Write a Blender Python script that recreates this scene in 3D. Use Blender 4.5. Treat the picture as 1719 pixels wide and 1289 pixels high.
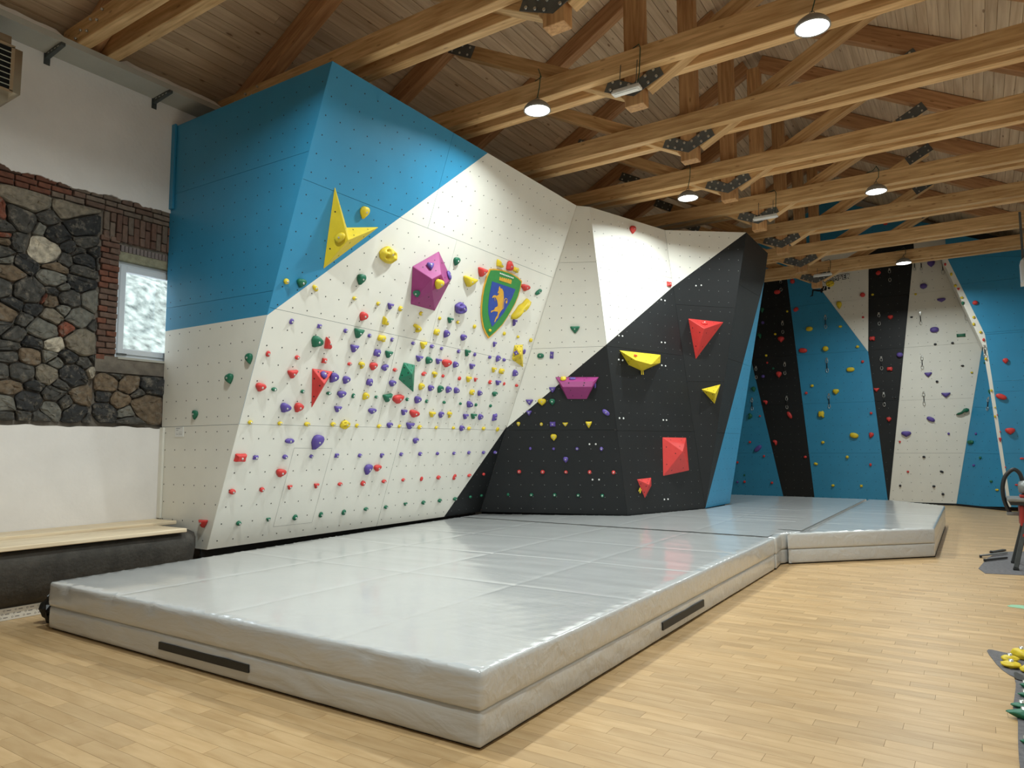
import bpy, bmesh, math, random
from mathutils import Vector as V, Matrix, noise as mnoise
from mathutils.bvhtree import BVHTree
random.seed(7)
S = bpy.context.scene
for o in list(bpy.data.objects):
    bpy.data.objects.remove(o)
COL = S.collection

# ------------------------------------------------------------------ camera
F_PX, CX, CY, EYE = 1183.2, 859.5, 644.5, V((0, 0, 1.5))
def _rot(yaw, pitch, roll):
    cy, sy, cp, sp = math.cos(yaw), math.sin(yaw), math.cos(pitch), math.sin(pitch)
    f = V((-sy * cp, cy * cp, sp)); r = V((cy, sy, 0)); u = r.cross(f)
    c, s = math.cos(roll), math.sin(roll)
    return r * c + u * s, u * c - r * s, f
RX, UY, FW = _rot(math.radians(33.186), math.radians(5.186), math.radians(-.261))
cam_d = bpy.data.cameras.new('camera'); cam = bpy.data.objects.new('camera', cam_d); COL.objects.link(cam)
m = Matrix((RX, UY, -FW)).transposed().to_4x4(); m.translation = EYE
cam.matrix_world = m
cam_d.sensor_fit = 'HORIZONTAL'; cam_d.sensor_width = 36; cam_d.lens = F_PX / 1719 * 36
cam_d.clip_start = .05; cam_d.clip_end = 300
S.camera = cam

# ------------------------------------------------------------------ world, exposure, lamp power
W = bpy.data.worlds.new('world'); S.world = W; W.use_nodes = True
W.node_tree.nodes['Background'].inputs[0].default_value = (.88, .94, 1, 1)
W.node_tree.nodes['Background'].inputs[1].default_value = 5.5
S.view_settings.view_transform = 'Standard'; S.view_settings.look = 'None'
S.view_settings.exposure = 0.0; S.view_settings.gamma = 1.0
S.view_settings.use_curve_mapping = False
S.cycles.use_denoising = True
S.cycles.max_bounces = 8; S.cycles.diffuse_bounces = 5; S.cycles.glossy_bounces = 3
S.cycles.sample_clamp_indirect = 6
LAMP_W, LAMP_COL, LAMP_SPREAD = 116.0, (.90, 1.0, 1.0), math.radians(158)

# ------------------------------------------------------------------ pixel -> place in the hall
def ray(x, y): return (RX * ((x - CX) / F_PX) - UY * ((y - CY) / F_PX) + FW)
def on_plane(x, y, p, n):
    d = ray(x, y); return EYE + d * ((V(p) - EYE).dot(n) / d.dot(n))
def PZ(x, y, z): return on_plane(x, y, (0, 0, z), V((0, 0, 1)))
def PX(x, y, v): return on_plane(x, y, (v, 0, 0), V((1, 0, 0)))
def PY(x, y, v): return on_plane(x, y, (0, v, 0), V((0, 1, 0)))
def depth(p): return (V(p) - EYE).dot(FW)
def project(p):
    d = V(p) - EYE; z = d.dot(FW); return CX + F_PX * d.dot(RX) / z, CY - F_PX * d.dot(UY) / z

# ------------------------------------------------------------------ materials
def lin(c):
    c = c / 255.0; return c / 12.92 if c <= .04045 else ((c + .055) / 1.055) ** 2.4
def rgb(r, g, b): return (lin(r), lin(g), lin(b), 1)
def mat(name, col, rough=.5, var=.0, vscale=8, bump=0, bscale=60, metal=0, spec=.5, coat=0, stretch=(1, 1, 1), emit=None, rand=0, detail=4):
    """A Principled surface: base colour varied by noise, optional bump, optional per-object shift."""
    M = bpy.data.materials.new(name); M.use_nodes = True
    N, L = M.node_tree.nodes, M.node_tree.links
    B = N['Principled BSDF']
    B.inputs['Base Color'].default_value = col; B.inputs['Roughness'].default_value = rough
    B.inputs['Metallic'].default_value = metal; B.inputs['Specular IOR Level'].default_value = spec
    B.inputs['Coat Weight'].default_value = coat; B.inputs['Coat Roughness'].default_value = .12
    if emit: B.inputs['Emission Color'].default_value = (*emit[0], 1); B.inputs['Emission Strength'].default_value = emit[1]
    if var or bump:
        tc = N.new('ShaderNodeTexCoord'); mp = N.new('ShaderNodeMapping'); mp.inputs['Scale'].default_value = stretch
        L.new(tc.outputs['Object'], mp.inputs['Vector'])
    if var:
        nz = N.new('ShaderNodeTexNoise'); nz.inputs['Scale'].default_value = vscale; nz.inputs['Detail'].default_value = detail
        L.new(mp.outputs[0], nz.inputs['Vector'])
        hs = N.new('ShaderNodeHueSaturation'); hs.inputs['Color'].default_value = col
        mr = N.new('ShaderNodeMapRange'); mr.inputs['From Min'].default_value = .25; mr.inputs['From Max'].default_value = .75
        mr.inputs['To Min'].default_value = 1 - var; mr.inputs['To Max'].default_value = 1 + var
        L.new(nz.outputs['Fac'], mr.inputs['Value'])
        last = mr.outputs[0]
        if rand:
            oi = N.new('ShaderNodeObjectInfo'); m2 = N.new('ShaderNodeMapRange')
            m2.inputs['To Min'].default_value = 1 - rand; m2.inputs['To Max'].default_value = 1 + rand
            L.new(oi.outputs['Random'], m2.inputs['Value'])
            mu = N.new('ShaderNodeMath'); mu.operation = 'MULTIPLY'; L.new(last, mu.inputs[0]); L.new(m2.outputs[0], mu.inputs[1]); last = mu.outputs[0]
        L.new(last, hs.inputs['Value']); L.new(hs.outputs[0], B.inputs['Base Color'])
    if bump:
        nb = N.new('ShaderNodeTexNoise'); nb.inputs['Scale'].default_value = bscale; nb.inputs['Detail'].default_value = 5
        L.new(mp.outputs[0], nb.inputs['Vector'])
        bp = N.new('ShaderNodeBump'); bp.inputs['Strength'].default_value = bump; bp.inputs['Distance'].default_value = .01
        L.new(nb.outputs['Fac'], bp.inputs['Height']); L.new(bp.outputs[0], B.inputs['Normal'])
    return M
def wood(name, a, b, grain=(1.2, 16, 16), knots=.5, rough=.55, rand=.12, knot_scale=(3, 9, 9)):
    """Timber with grain along the object's local X, dark knots, and a shade of its own for each piece."""
    M = bpy.data.materials.new(name); M.use_nodes = True
    N, L = M.node_tree.nodes, M.node_tree.links; B = N['Principled BSDF']
    B.inputs['Roughness'].default_value = rough; B.inputs['Specular IOR Level'].default_value = .3
    tc = N.new('ShaderNodeTexCoord'); oi = N.new('ShaderNodeObjectInfo')
    sc = N.new('ShaderNodeVectorMath'); sc.operation = 'SCALE'; sc.inputs[0].default_value = (37, 11, 5); L.new(oi.outputs['Random'], sc.inputs['Scale'])
    ad = N.new('ShaderNodeVectorMath'); ad.operation = 'ADD'; L.new(tc.outputs['Object'], ad.inputs[0]); L.new(sc.outputs[0], ad.inputs[1])
    mp = N.new('ShaderNodeMapping'); mp.inputs['Scale'].default_value = grain; L.new(ad.outputs[0], mp.inputs['Vector'])
    nz = N.new('ShaderNodeTexNoise'); nz.inputs['Scale'].default_value = 1.6; nz.inputs['Detail'].default_value = 6; nz.inputs['Distortion'].default_value = .4
    L.new(mp.outputs[0], nz.inputs['Vector'])
    cr = N.new('ShaderNodeValToRGB'); cr.color_ramp.elements[0].position = .32; cr.color_ramp.elements[1].position = .68
    cr.color_ramp.elements[0].color = a; cr.color_ramp.elements[1].color = b
    L.new(nz.outputs['Fac'], cr.inputs[0])
    mk = N.new('ShaderNodeMapping'); mk.inputs['Scale'].default_value = knot_scale; L.new(ad.outputs[0], mk.inputs['Vector'])
    vo = N.new('ShaderNodeTexVoronoi'); vo.inputs['Scale'].default_value = 1; L.new(mk.outputs[0], vo.inputs['Vector'])
    kr = N.new('ShaderNodeValToRGB'); kr.color_ramp.elements[0].position = .07; kr.color_ramp.elements[1].position = .13
    kr.color_ramp.elements[0].color = (.28, .16, .09, 1); kr.color_ramp.elements[1].color = (1, 1, 1, 1)
    L.new(vo.outputs['Distance'], kr.inputs[0])
    mx = N.new('ShaderNodeMixRGB'); mx.blend_type = 'MULTIPLY'; mx.inputs[0].default_value = knots
    L.new(cr.outputs[0], mx.inputs[1]); L.new(kr.outputs[0], mx.inputs[2])
    hs = N.new('ShaderNodeHueSaturation'); mr = N.new('ShaderNodeMapRange'); mr.inputs['To Min'].default_value = 1 - rand; mr.inputs['To Max'].default_value = 1 + rand
    L.new(oi.outputs['Random'], mr.inputs['Value']); L.new(mr.outputs[0], hs.inputs['Value']); L.new(mx.outputs[0], hs.inputs['Color'])
    L.new(hs.outputs[0], B.inputs['Base Color'])
    return M

M_BLUE = mat('blue_panel_paint', rgb(48, 136, 176), .42, .05, 3, .12, 350)
M_WHITE = mat('white_panel_paint', rgb(226, 223, 212), .45, .03, 3, .12, 350)
M_BLACK = mat('black_panel_paint', rgb(26, 28, 29), .5, .2, 1.3, .12, 350, spec=.35)
M_DARK = mat('dark_void', rgb(14, 14, 15), .8)
M_HOLE = mat('hole_dark', rgb(20, 20, 20), .6)
M_NUT = mat('steel_nut', rgb(150, 152, 150), .35, metal=.6)
M_WALL = mat('white_plaster', rgb(234, 230, 226), .85, .05, 2.5, .25, 25)
M_GREYPL = mat('grey_concrete_ledge', rgb(176, 174, 164), .85, .06, 4, .2, 30)
M_MORTAR = mat('old_mortar', rgb(112, 104, 94), .95, .35, 9, .9, 30)
M_STEEL = mat('dark_steel_plate', rgb(92, 95, 94), .5, .15, 12, 0, metal=.15)
M_BOLT = mat('zinc_bolt', rgb(205, 205, 200), .3, metal=.85)
M_ZINC = mat('galvanised_bracket', rgb(86, 92, 92), .5, .1, 20, metal=.5)
M_LAMP = mat('lamp_housing_grey', rgb(150, 149, 144), .4, metal=.1)
M_GLOW = mat('lamp_diffuser', (1, 1, 1, 1), .4, emit=((1, .98, .94), 9.0))
M_CABLE = mat('green_cable', rgb(28, 70, 52), .5)
M_WPLAST = mat('white_plastic', rgb(226, 226, 222), .35)
M_BLKPL = mat('black_plastic', rgb(22, 23, 24), .5)
M_CHORD = wood('glulam_light', rgb(184, 142, 92), rgb(226, 188, 136))
M_RAFT = wood('glulam_warm', rgb(166, 120, 82), rgb(202, 156, 112))
M_POST = wood('glulam_post', rgb(172, 126, 82), rgb(212, 168, 118))
M_BOARD = wood('ceiling_board_pine', rgb(192, 166, 136), rgb(220, 198, 168), grain=(.7, 12, 12), knots=.75, rand=.10, knot_scale=(2.2, 7.5, 7.5))
M_BENCHW = wood('raw_spruce', rgb(214, 192, 158), rgb(238, 220, 190), grain=(1, 18, 18), knots=.35, rand=.05)

# ------------------------------------------------------------------ building helpers
def link(o, parent=None):
    COL.objects.link(o)
    if parent is not None:
        o.parent = parent
    return o
def obj(name, bm, mats, parent=None, smooth=False, loc=None, fix=True):
    """bmesh -> one linked mesh object; mesh data are in world space minus the parent's place"""
    if fix: bmesh.ops.recalc_face_normals(bm, faces=bm.faces)
    me = bpy.data.meshes.new(name); bm.to_mesh(me); bm.free()
    for mm in (mats if isinstance(mats, (list, tuple)) else [mats]): me.materials.append(mm)
    if smooth:
        for p in me.polygons: p.use_smooth = True
    o = bpy.data.objects.new(name, me); link(o, parent)
    if loc is not None:
        o.location = loc
    return o
def wpos(p):
    t = V((0, 0, 0))
    while p is not None:
        t = t + p.location; p = p.parent
    return t
def wobj(name, bm, mats, parent=None, smooth=False, centre=True):
    """as obj, for a bmesh in world coordinates: its origin goes to the middle of its box"""
    if centre and len(bm.verts):
        lo = V([min(v.co[i] for v in bm.verts) for i in range(3)]); hi = V([max(v.co[i] for v in bm.verts) for i in range(3)])
        c = (lo + hi) / 2
    else: c = V((0, 0, 0))
    bmesh.ops.translate(bm, verts=bm.verts, vec=-c)
    return obj(name, bm, mats, parent, smooth, c - wpos(parent))
def tag(o, label=None, cat=None, group=None, kind=None):
    if label: o['label'] = label
    if cat: o['category'] = cat
    if group: o['group'] = group
    if kind: o['kind'] = kind
    return o
def empty(name, loc, label=None, cat=None, group=None, kind=None):
    o = bpy.data.objects.new(name, None); link(o); o.location = loc; o.empty_display_size = .1
    return tag(o, label, cat, group, kind)
def full(o): return (full(o.parent) @ o.matrix_parent_inverse @ o.matrix_basis) if o.parent else o.matrix_basis.copy()
def under(child, parent):
    """make a built piece a sub-part of a part, in place"""
    M4 = full(child); child.parent = parent; child.matrix_parent_inverse = full(parent).inverted(); child.matrix_basis = M4; return child
def add_box(bm, lo, hi, bevel=0, mi=0):
    r = bmesh.ops.create_cube(bm, size=1)
    lo, hi = V(lo), V(hi)
    for v in r['verts']: v.co = V([lo[i] + (v.co[i] + .5) * (hi[i] - lo[i]) for i in range(3)])
    fs = {f for v in r['verts'] for f in v.link_faces}
    for f in fs: f.material_index = mi
    if bevel:
        es = {e for v in r['verts'] for e in v.link_edges}
        bmesh.ops.bevel(bm, geom=list(es), offset=bevel, segments=1, affect='EDGES')
def box(name, lo, hi, mt, parent=None, bevel=0):
    bm = bmesh.new(); add_box(bm, lo, hi, bevel); return wobj(name, bm, mt, parent)
def beam(name, p0, p1, wy, h, mt, parent, bevel=.006, up=None):
    """a straight timber; local X runs along it, wy is its width across, h its height"""
    p0, p1 = V(p0), V(p1); d = (p1 - p0); Ln = d.length; ex = d / Ln
    up = V((0, 0, 1)) if up is None else V(up)
    if abs(ex.dot(up)) > .95: up = V((0, 1, 0))
    ey = up.cross(ex).normalized(); ez = ex.cross(ey)
    bm = bmesh.new(); add_box(bm, (-Ln / 2, -wy / 2, -h / 2), (Ln / 2, wy / 2, h / 2), bevel)
    o = obj(name, bm, mt, parent)
    M4 = Matrix((ex, ey, ez)).transposed().to_4x4(); M4.translation = (p0 + p1) / 2 - wpos(parent)
    o.matrix_basis = M4
    return o
def add_tube(bm, pts, r, n=6, mi=0, cap=True, closed=False):
    pts = [V(p) for p in pts]; rings = []; N = len(pts)
    t0 = (pts[1] - pts[0]).normalized(); a = t0.orthogonal().normalized()
    for i, p in enumerate(pts):
        if closed: t = (pts[(i + 1) % N] - pts[i - 1]).normalized()
        else: t = (pts[min(i + 1, N - 1)] - pts[max(i - 1, 0)]).normalized()
        a = (a - t * a.dot(t)).normalized(); b = t.cross(a)
        rr = r[i] if isinstance(r, (list, tuple)) else r
        rings.append([bm.verts.new(p + (a * math.cos(k * 2 * math.pi / n) + b * math.sin(k * 2 * math.pi / n)) * rr) for k in range(n)])
    for i in range(N if closed else N - 1):
        A, B = rings[i], rings[(i + 1) % N]
        for k in range(n):
            f = bm.faces.new((A[k], A[(k + 1) % n], B[(k + 1) % n], B[k])); f.material_index = mi; f.smooth = True
    if cap and not closed:
        for R_ in (rings[0], rings[-1]):
            f = bm.faces.new(R_); f.material_index = mi
def add_lathe(bm, prof, n=20, centre=(0, 0, 0), mi=0, axis='Z'):
    """prof: (radius, height) pairs"""
    c = V(centre); rings = []
    for r, z in prof:
        rg = []
        for k in range(n):
            t = 2 * math.pi * k / n
            p = V((r * math.cos(t), r * math.sin(t), z))
            if axis == 'X': p = V((p.z, p.x, p.y))
            if axis == 'Y': p = V((p.x, p.z, p.y))
            rg.append(bm.verts.new(c + p))
        rings.append(rg)
    for A, B in zip(rings, rings[1:]):
        for k in range(n):
            f = bm.faces.new((A[k], A[(k + 1) % n], B[(k + 1) % n], B[k])); f.material_index = mi; f.smooth = True
    for R_ in (rings[0], rings[-1]):
        f = bm.faces.new(R_); f.material_index = mi
def add_prism(bm, pts, n, t, mi=0):
    """flat outline pts (3-D, in one plane) given thickness t along n"""
    n = V(n)
    a = [bm.verts.new(V(p)) for p in pts]; b = [bm.verts.new(V(p) + n * t) for p in pts]
    k = len(pts)
    for f in [bm.faces.new(a[::-1]), bm.faces.new(b)] + [bm.faces.new((a[i], a[(i + 1) % k], b[(i + 1) % k], b[i])) for i in range(k)]:
        f.material_index = mi; f.normal_update()
# flat polygons
def clip(poly, p, d):
    """keep the part of a 2-D polygon with (q-p).d >= 0"""
    out = []
    for i in range(len(poly)):
        a, b = poly[i - 1], poly[i]
        sa = (a[0] - p[0]) * d[0] + (a[1] - p[1]) * d[1]; sb = (b[0] - p[0]) * d[0] + (b[1] - p[1]) * d[1]
        if (sa >= 0) != (sb >= 0):
            t = sa / (sa - sb); out.append((a[0] + (b[0] - a[0]) * t, a[1] + (b[1] - a[1]) * t))
        if sb >= 0: out.append(b)
    return out
def area(poly): return sum(poly[i - 1][0] * poly[i][1] - poly[i][0] * poly[i - 1][1] for i in range(len(poly))) / 2
def ccw(poly): return poly if area(poly) > 0 else poly[::-1]
def inset(poly, d):
    poly = ccw(poly); out = poly
    for i in range(len(poly)):
        a, b = poly[i - 1], poly[i]; ex, ey = b[0] - a[0], b[1] - a[1]; l = math.hypot(ex, ey)
        if l < 1e-6: continue
        nx, ny = -ey / l, ex / l
        out = clip(out, (a[0] + nx * d, a[1] + ny * d), (nx, ny))
    return out
def inside(poly, q):
    c = False
    for i in range(len(poly)):
        a, b = poly[i - 1], poly[i]
        if (a[1] > q[1]) != (b[1] > q[1]) and q[0] < (b[0] - a[0]) * (q[1] - a[1]) / (b[1] - a[1]) + a[0]: c = not c
    return c
def ordinal(i):
    return ['first', 'second', 'third', 'fourth', 'fifth', 'sixth', 'seventh', 'eighth', 'ninth', 'tenth', 'eleventh', 'twelfth', 'thirteenth', 'fourteenth', 'fifteenth', 'sixteenth', 'seventeenth', 'eighteenth'][i]
# ================================================================== THE HALL
XL, XR, Y0, Y1 = -8.1, 1.92, -3.6, 21.55
XRIDGE = -3.09
def z_ceil(x): return 8.82 - .55 * abs(x - XRIDGE)
def TY(k): return 3.45 + 1.873 * k            # front face of truss k

# ---- floor: a base and laid planks (300 nearest singly, the rest joined)
fl = box('floor', (XL - .3, Y0, -.12), (XR + .3, Y1, -.008), M_DARK); tag(fl, kind='structure')
def floor_mat():
    M = bpy.data.materials.new('oak_floor_plank'); M.use_nodes = True
    N, L = M.node_tree.nodes, M.node_tree.links; B = N['Principled BSDF']
    B.inputs['Roughness'].default_value = .38; B.inputs['Specular IOR Level'].default_value = .4
    g = N.new('ShaderNodeNewGeometry'); sp = N.new('ShaderNodeSeparateXYZ'); L.new(g.outputs['Position'], sp.inputs[0])
    def math_(op, a, b=None):
        n = N.new('ShaderNodeMath'); n.operation = op
        for i, q in enumerate((a, b)):
            if q is None: continue
            if isinstance(q, (int, float)): n.inputs[i].default_value = q
            else: L.new(q, n.inputs[i])
        return n.outputs[0]
    row = math_('FLOOR', math_('DIVIDE', sp.outputs['Y'], .1))
    off = math_('MULTIPLY', math_('FRACT', math_('MULTIPLY', row, .37)), .56)
    colm = math_('FLOOR', math_('DIVIDE', math_('SUBTRACT', sp.outputs['X'], off), .56))
    cb = N.new('ShaderNodeCombineXYZ'); L.new(row, cb.inputs[0]); L.new(colm, cb.inputs[1])
    wn = N.new('ShaderNodeTexWhiteNoise'); wn.noise_dimensions = '2D'; L.new(cb.outputs[0], wn.inputs['Vector'])
    cb2 = N.new('ShaderNodeCombineXYZ'); L.new(math_('MULTIPLY', sp.outputs['X'], 2.2), cb2.inputs[0]); L.new(math_('MULTIPLY', sp.outputs['Y'], 13), cb2.inputs[1]); L.new(math_('MULTIPLY', wn.outputs['Value'], 40), cb2.inputs[2])
    nz = N.new('ShaderNodeTexNoise'); nz.inputs['Scale'].default_value = 1.3; nz.inputs['Detail'].default_value = 5; nz.inputs['Distortion'].default_value = .5; L.new(cb2.outputs[0], nz.inputs['Vector'])
    cr = N.new('ShaderNodeValToRGB'); cr.color_ramp.elements[0].position = .3; cr.color_ramp.elements[1].position = .72
    cr.color_ramp.elements[0].color = rgb(174, 141, 97); cr.color_ramp.elements[1].color = rgb(194, 163, 120)
    L.new(nz.outputs['Fac'], cr.inputs[0])
    hs = N.new('ShaderNodeHueSaturation'); mr = N.new('ShaderNodeMapRange'); mr.inputs['To Min'].default_value = .88; mr.inputs['To Max'].default_value = 1.09
    L.new(wn.outputs['Value'], mr.inputs['Value']); L.new(mr.outputs[0], hs.inputs['Value']); L.new(cr.outputs[0], hs.inputs['Color'])
    L.new(hs.outputs[0], B.inputs['Base Color'])
    return M
M_FLOOR = floor_mat()
MAT_H = .39
def under_mat(x0, x1, y): return (-6.5 < x0 and x1 < -2.25 and 3.1 < y < 16.6) or (x1 < -7.3 and y < 5) or (x1 < -6.7 and y > 5.2)
planks = []
for j in range(int(.9 / .1), int(Y1 / .1)):
    off = ((j * .37) % 1) * .56
    i = int((XL - off) / .56) - 1
    while i * .56 + off < XR:
        x0 = max(i * .56 + off, XL); x1 = min((i + 1) * .56 + off, XR); i += 1
        if x1 - x0 < .02 or under_mat(x0, x1, j * .1 + .05): continue
        c = V(((x0 + x1) / 2, j * .1 + .05, 0)); d = depth(c)
        s = 0
        if d > .5:
            px, py = project(c)
            if -60 < px < 1780 and 500 < py < 1340 and not (c.x > -6.6 and c.x < -2.13 and 2.95 < c.y < 17): s = (x1 - x0) / d / d / d
        planks.append((s, x0, x1, j * .1))
planks.sort(key=lambda p: -p[0])
plank_mesh = {}
def plank_bm(bm, x0, x1, y0):
    e = .0007; add_box(bm, (x0 + e, y0 + e, -.008), (x1 - e, y0 + .1 - e, 0), 0)
for k, (s, x0, x1, y0) in enumerate(planks[:300]):
    key = round(x1 - x0, 3)
    if key not in plank_mesh:
        bm = bmesh.new(); plank_bm(bm, -key / 2, key / 2, -.05); me = bpy.data.meshes.new('plank'); bm.to_mesh(me); bm.free(); me.materials.append(M_FLOOR); plank_mesh[key] = me
    o = bpy.data.objects.new('plank', plank_mesh[key]); link(o, fl); o.location = V(((x0 + x1) / 2, y0 + .05, 0)) - fl.location
bm = bmesh.new()
for s, x0, x1, y0 in planks[300:]: plank_bm(bm, x0, x1, y0)
tag(wobj('far_planks', bm, M_FLOOR, fl), kind='stuff')

# ---- ceiling: two slopes of boards running the length of the hall
ce = empty('ceiling', (XRIDGE, 9, 8.8), kind='structure')
for side in (-1, 1):
    sl = math.atan(.55); n_b = 41; wboard = .142
    for i in range(n_b):
        run = (i + .5) * wboard
        x = XRIDGE + side * run * math.cos(sl); z = 8.83 - run * math.sin(sl)
        if x < XL - .12 or x > XR + .12: continue
        cuts = [Y0, Y1] if side > 0 else [Y0, 5.3 + (i * 7 % 5) * 1.87, 14.7 + (i * 3 % 4) * 1.2, Y1]
        for a, b in zip(cuts, cuts[1:]):
            o = beam('ceiling_board', (x, a + .001, z), (x, b - .001, z), wboard - .004, .024, M_BOARD, ce, .004, up=V((side * math.sin(sl), 0, math.cos(sl))))
bm = bmesh.new()
for side in (-1, 1):
    x1 = XRIDGE + side * 5.3
    q = [(XRIDGE, 8.87), (x1, 8.87 - 5.3 * .55), (x1, 9.0 - 5.3 * .55), (XRIDGE, 9.0)]
    add_prism(bm, [V((a, Y0, b)) for a, b in q], (0, 1, 0), Y1 - Y0)
tag(wobj('roof_deck', bm, M_DARK, ce))

# ---- walls that close the hall behind and beside the viewer
def gable(name, y, t):
    bm = bmesh.new()
    pts = [(XL - .3, -.1), (XR + .3, -.1), (XR + .3, z_ceil(XR) + .1), (XRIDGE, 8.95), (XL - .3, z_ceil(XL) + .1)]
    add_prism(bm, [V((a, y, b)) for a, b in pts], (0, 1, 0), t)
    return tag(wobj(name, bm, M_WALL), kind='structure')
gable('wall_back', Y0 - .2, .2); gable('wall_front', Y1, .2)
tag(box('wall_right', (XR, Y0, -.1), (XR + .3, Y1, 6.2), M_WALL), kind='structure')

# ---- left wall: plaster above and below a band of bared rubble masonry with one window
WY0, WY1, WZ0, WZ1 = 4.19, 5.35, 2.55, 3.86
bm = bmesh.new()
for lo, hi in (((XL - .42, Y0, -.1), (XL - .05, WY0, 6.1)), ((XL - .42, WY1, -.1), (XL - .05, Y1, 6.1)), ((XL - .42, WY0, -.1), (XL - .05, WY1, WZ0)), ((XL - .42, WY0, WZ1), (XL - .05, WY1, 6.1))): add_box(bm, lo, hi)
wl = wobj('wall_left', bm, M_MORTAR); tag(wl, kind='structure')
XP = XL + .012                                  # plaster face
def yz_slab(name, pts, x0, x1, mt, parent):
    bm = bmesh.new(); add_prism(bm, [V((x0, a, b)) for a, b in pts], (1, 0, 0), x1 - x0)
    bmesh.ops.triangulate(bm, faces=[f for f in bm.faces if len(f.verts) > 4]); return wobj(name, bm, mt, parent)
top_px = [(0, 20), (60, 55), (110, 95), (180, 108), (250, 120), (340, 130), (440, 165), (500, 190), (540, 200), (600, 215), (660, 240), (720, 265), (780, 280), (850, 290), (920, 318), (1000, 335), (1060, 338), (1130, 345), (1180, 372), (1220, 390), (1300, 402), (1380, 425), (1420, 465), (1500, 470), (1570, 490), (1650, 515)]
edge = []
for a, b in top_px:
    p = PX(a / 5.928, 270 + b / 5.928, XL); edge.append((p.y, p.z))
e2 = []
for (a, b), (c, d) in zip(edge, edge[1:]):
    for t in (0, .33, .66): e2.append((a + (c - a) * t, b + (d - b) * t + random.uniform(-.008, .008)))
def plaster(name, strips, rects):
    """a coat of plaster: rectangles plus a band whose ragged edge follows the strip points ((y, z) list, far z)"""
    bm = bmesh.new(); pts, zf = strips
    fr = [(bm.verts.new((XP, y_, z_)), bm.verts.new((XL - .05, y_, z_)), bm.verts.new((XP, y_, zf))) for y_, z_ in pts]
    for A, B in zip(fr, fr[1:]): bm.faces.new((A[0], B[0], B[2], A[2])); bm.faces.new((A[0], A[1], B[1], B[0]))
    bmesh.ops.recalc_face_normals(bm, faces=bm.faces)
    for (y0_, z0_), (y1_, z1_) in rects: add_box(bm, (XL - .05, y0_, z0_), (XP, y1_, z1_))
    return wobj(name, bm, M_WALL, wl)
plaster('plaster_upper', ([(1.9, 4.37), (2.3, 4.35), (2.6, 4.37)] + e2 + [(4.82, 4.38), (5.6, 4.4)], 5.75), [((Y0, 0), (1.9, 5.75)), ((5.6, 0), (Y1, 5.75))])
low = [(y_, 1.755 + .018 * mnoise.noise(V((y_ * 5, 0, 0))) + random.uniform(-.004, .004)) for y_ in [2.2 + .05 * i for i in range(53)]]
plaster('plaster_lower', ([(1.9, 1.76)] + low + [(4.85, 1.76), (5.6, 1.76)], 0), [])
# stones: seeds read off the photograph (x, y, w, h, tone) in a crop of the wall, cells between them made solid
STN = """110 255 130 130 d;20 290 60 60 d;150 165 240 80 t;340 215 140 55 t;225 250 100 60 d;190 290 50 60 g;290 330 130 70 k;395 300 130 90 k;95 370 90 70 d;220 410 170 115 L;425 460 110 70 k;420 365 120 50 d;120 475 100 70 k;275 495 100 45 n;60 520 120 80 n;410 515 110 50 d;260 550 160 60 g;400 570 110 75 k;20 590 60 90 d;145 610 150 120 d;265 605 70 40 k;255 655 60 50 n;215 640 30 50 r;345 650 110 80 d;460 660 120 90 g;80 680 110 40 k;160 700 80 60 k;45 715 100 60 n;250 740 120 60 t;390 740 130 80 g;130 750 80 50 d;320 705 60 40 g;210 795 180 80 g;330 795 55 35 r;70 825 110 60 d;415 865 200 110 t;165 865 95 60 k;262 875 80 55 L;55 880 60 50 d;60 930 60 50 d;145 930 115 75 n;240 932 60 30 g;340 940 90 45 k;480 945 60 45 d;415 968 90 45 d;280 965 80 40 g;105 1010 150 80 d;235 1020 110 90 t;360 1020 130 110 k;450 1005 50 35 L;30 1010 60 60 d;520 1060 140 80 n;560 1020 80 35 d;635 1075 100 60 n;740 1085 90 55 k;60 1085 120 70 n;165 1080 80 50 k;260 1120 110 50 d;140 1150 130 110 k;35 1160 80 100 g;415 1130 110 80 n;510 1130 70 60 k;590 1150 110 60 n;250 1185 80 70 g;320 1160 60 30 d;380 1205 110 65 k;510 1205 140 75 k;630 1205 90 50 g;720 1175 140 120 n;120 1222 80 30 d;35 1225 60 30 d;190 1225 50 25 d;450 1235 60 25 d;640 1245 90 20 d;20 420 60 60 d;30 360 50 60 n;45 455 70 40 g;310 455 60 40 d;340 385 60 40 k;470 425 70 50 k;30 800 60 40 d;480 790 50 50 d;300 590 50 40 g;500 470 50 50 d;400 420 50 40 d;300 1060 50 40 d;690 1120 60 40 d;30 345 60 40 r;20 240 40 40 r""".split(';')
TONE = dict(d=(74, 72, 68), g=(110, 108, 100), t=(126, 117, 102), k=(50, 50, 50), n=(108, 92, 74), L=(176, 166, 148), r=(128, 74, 56))
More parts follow.
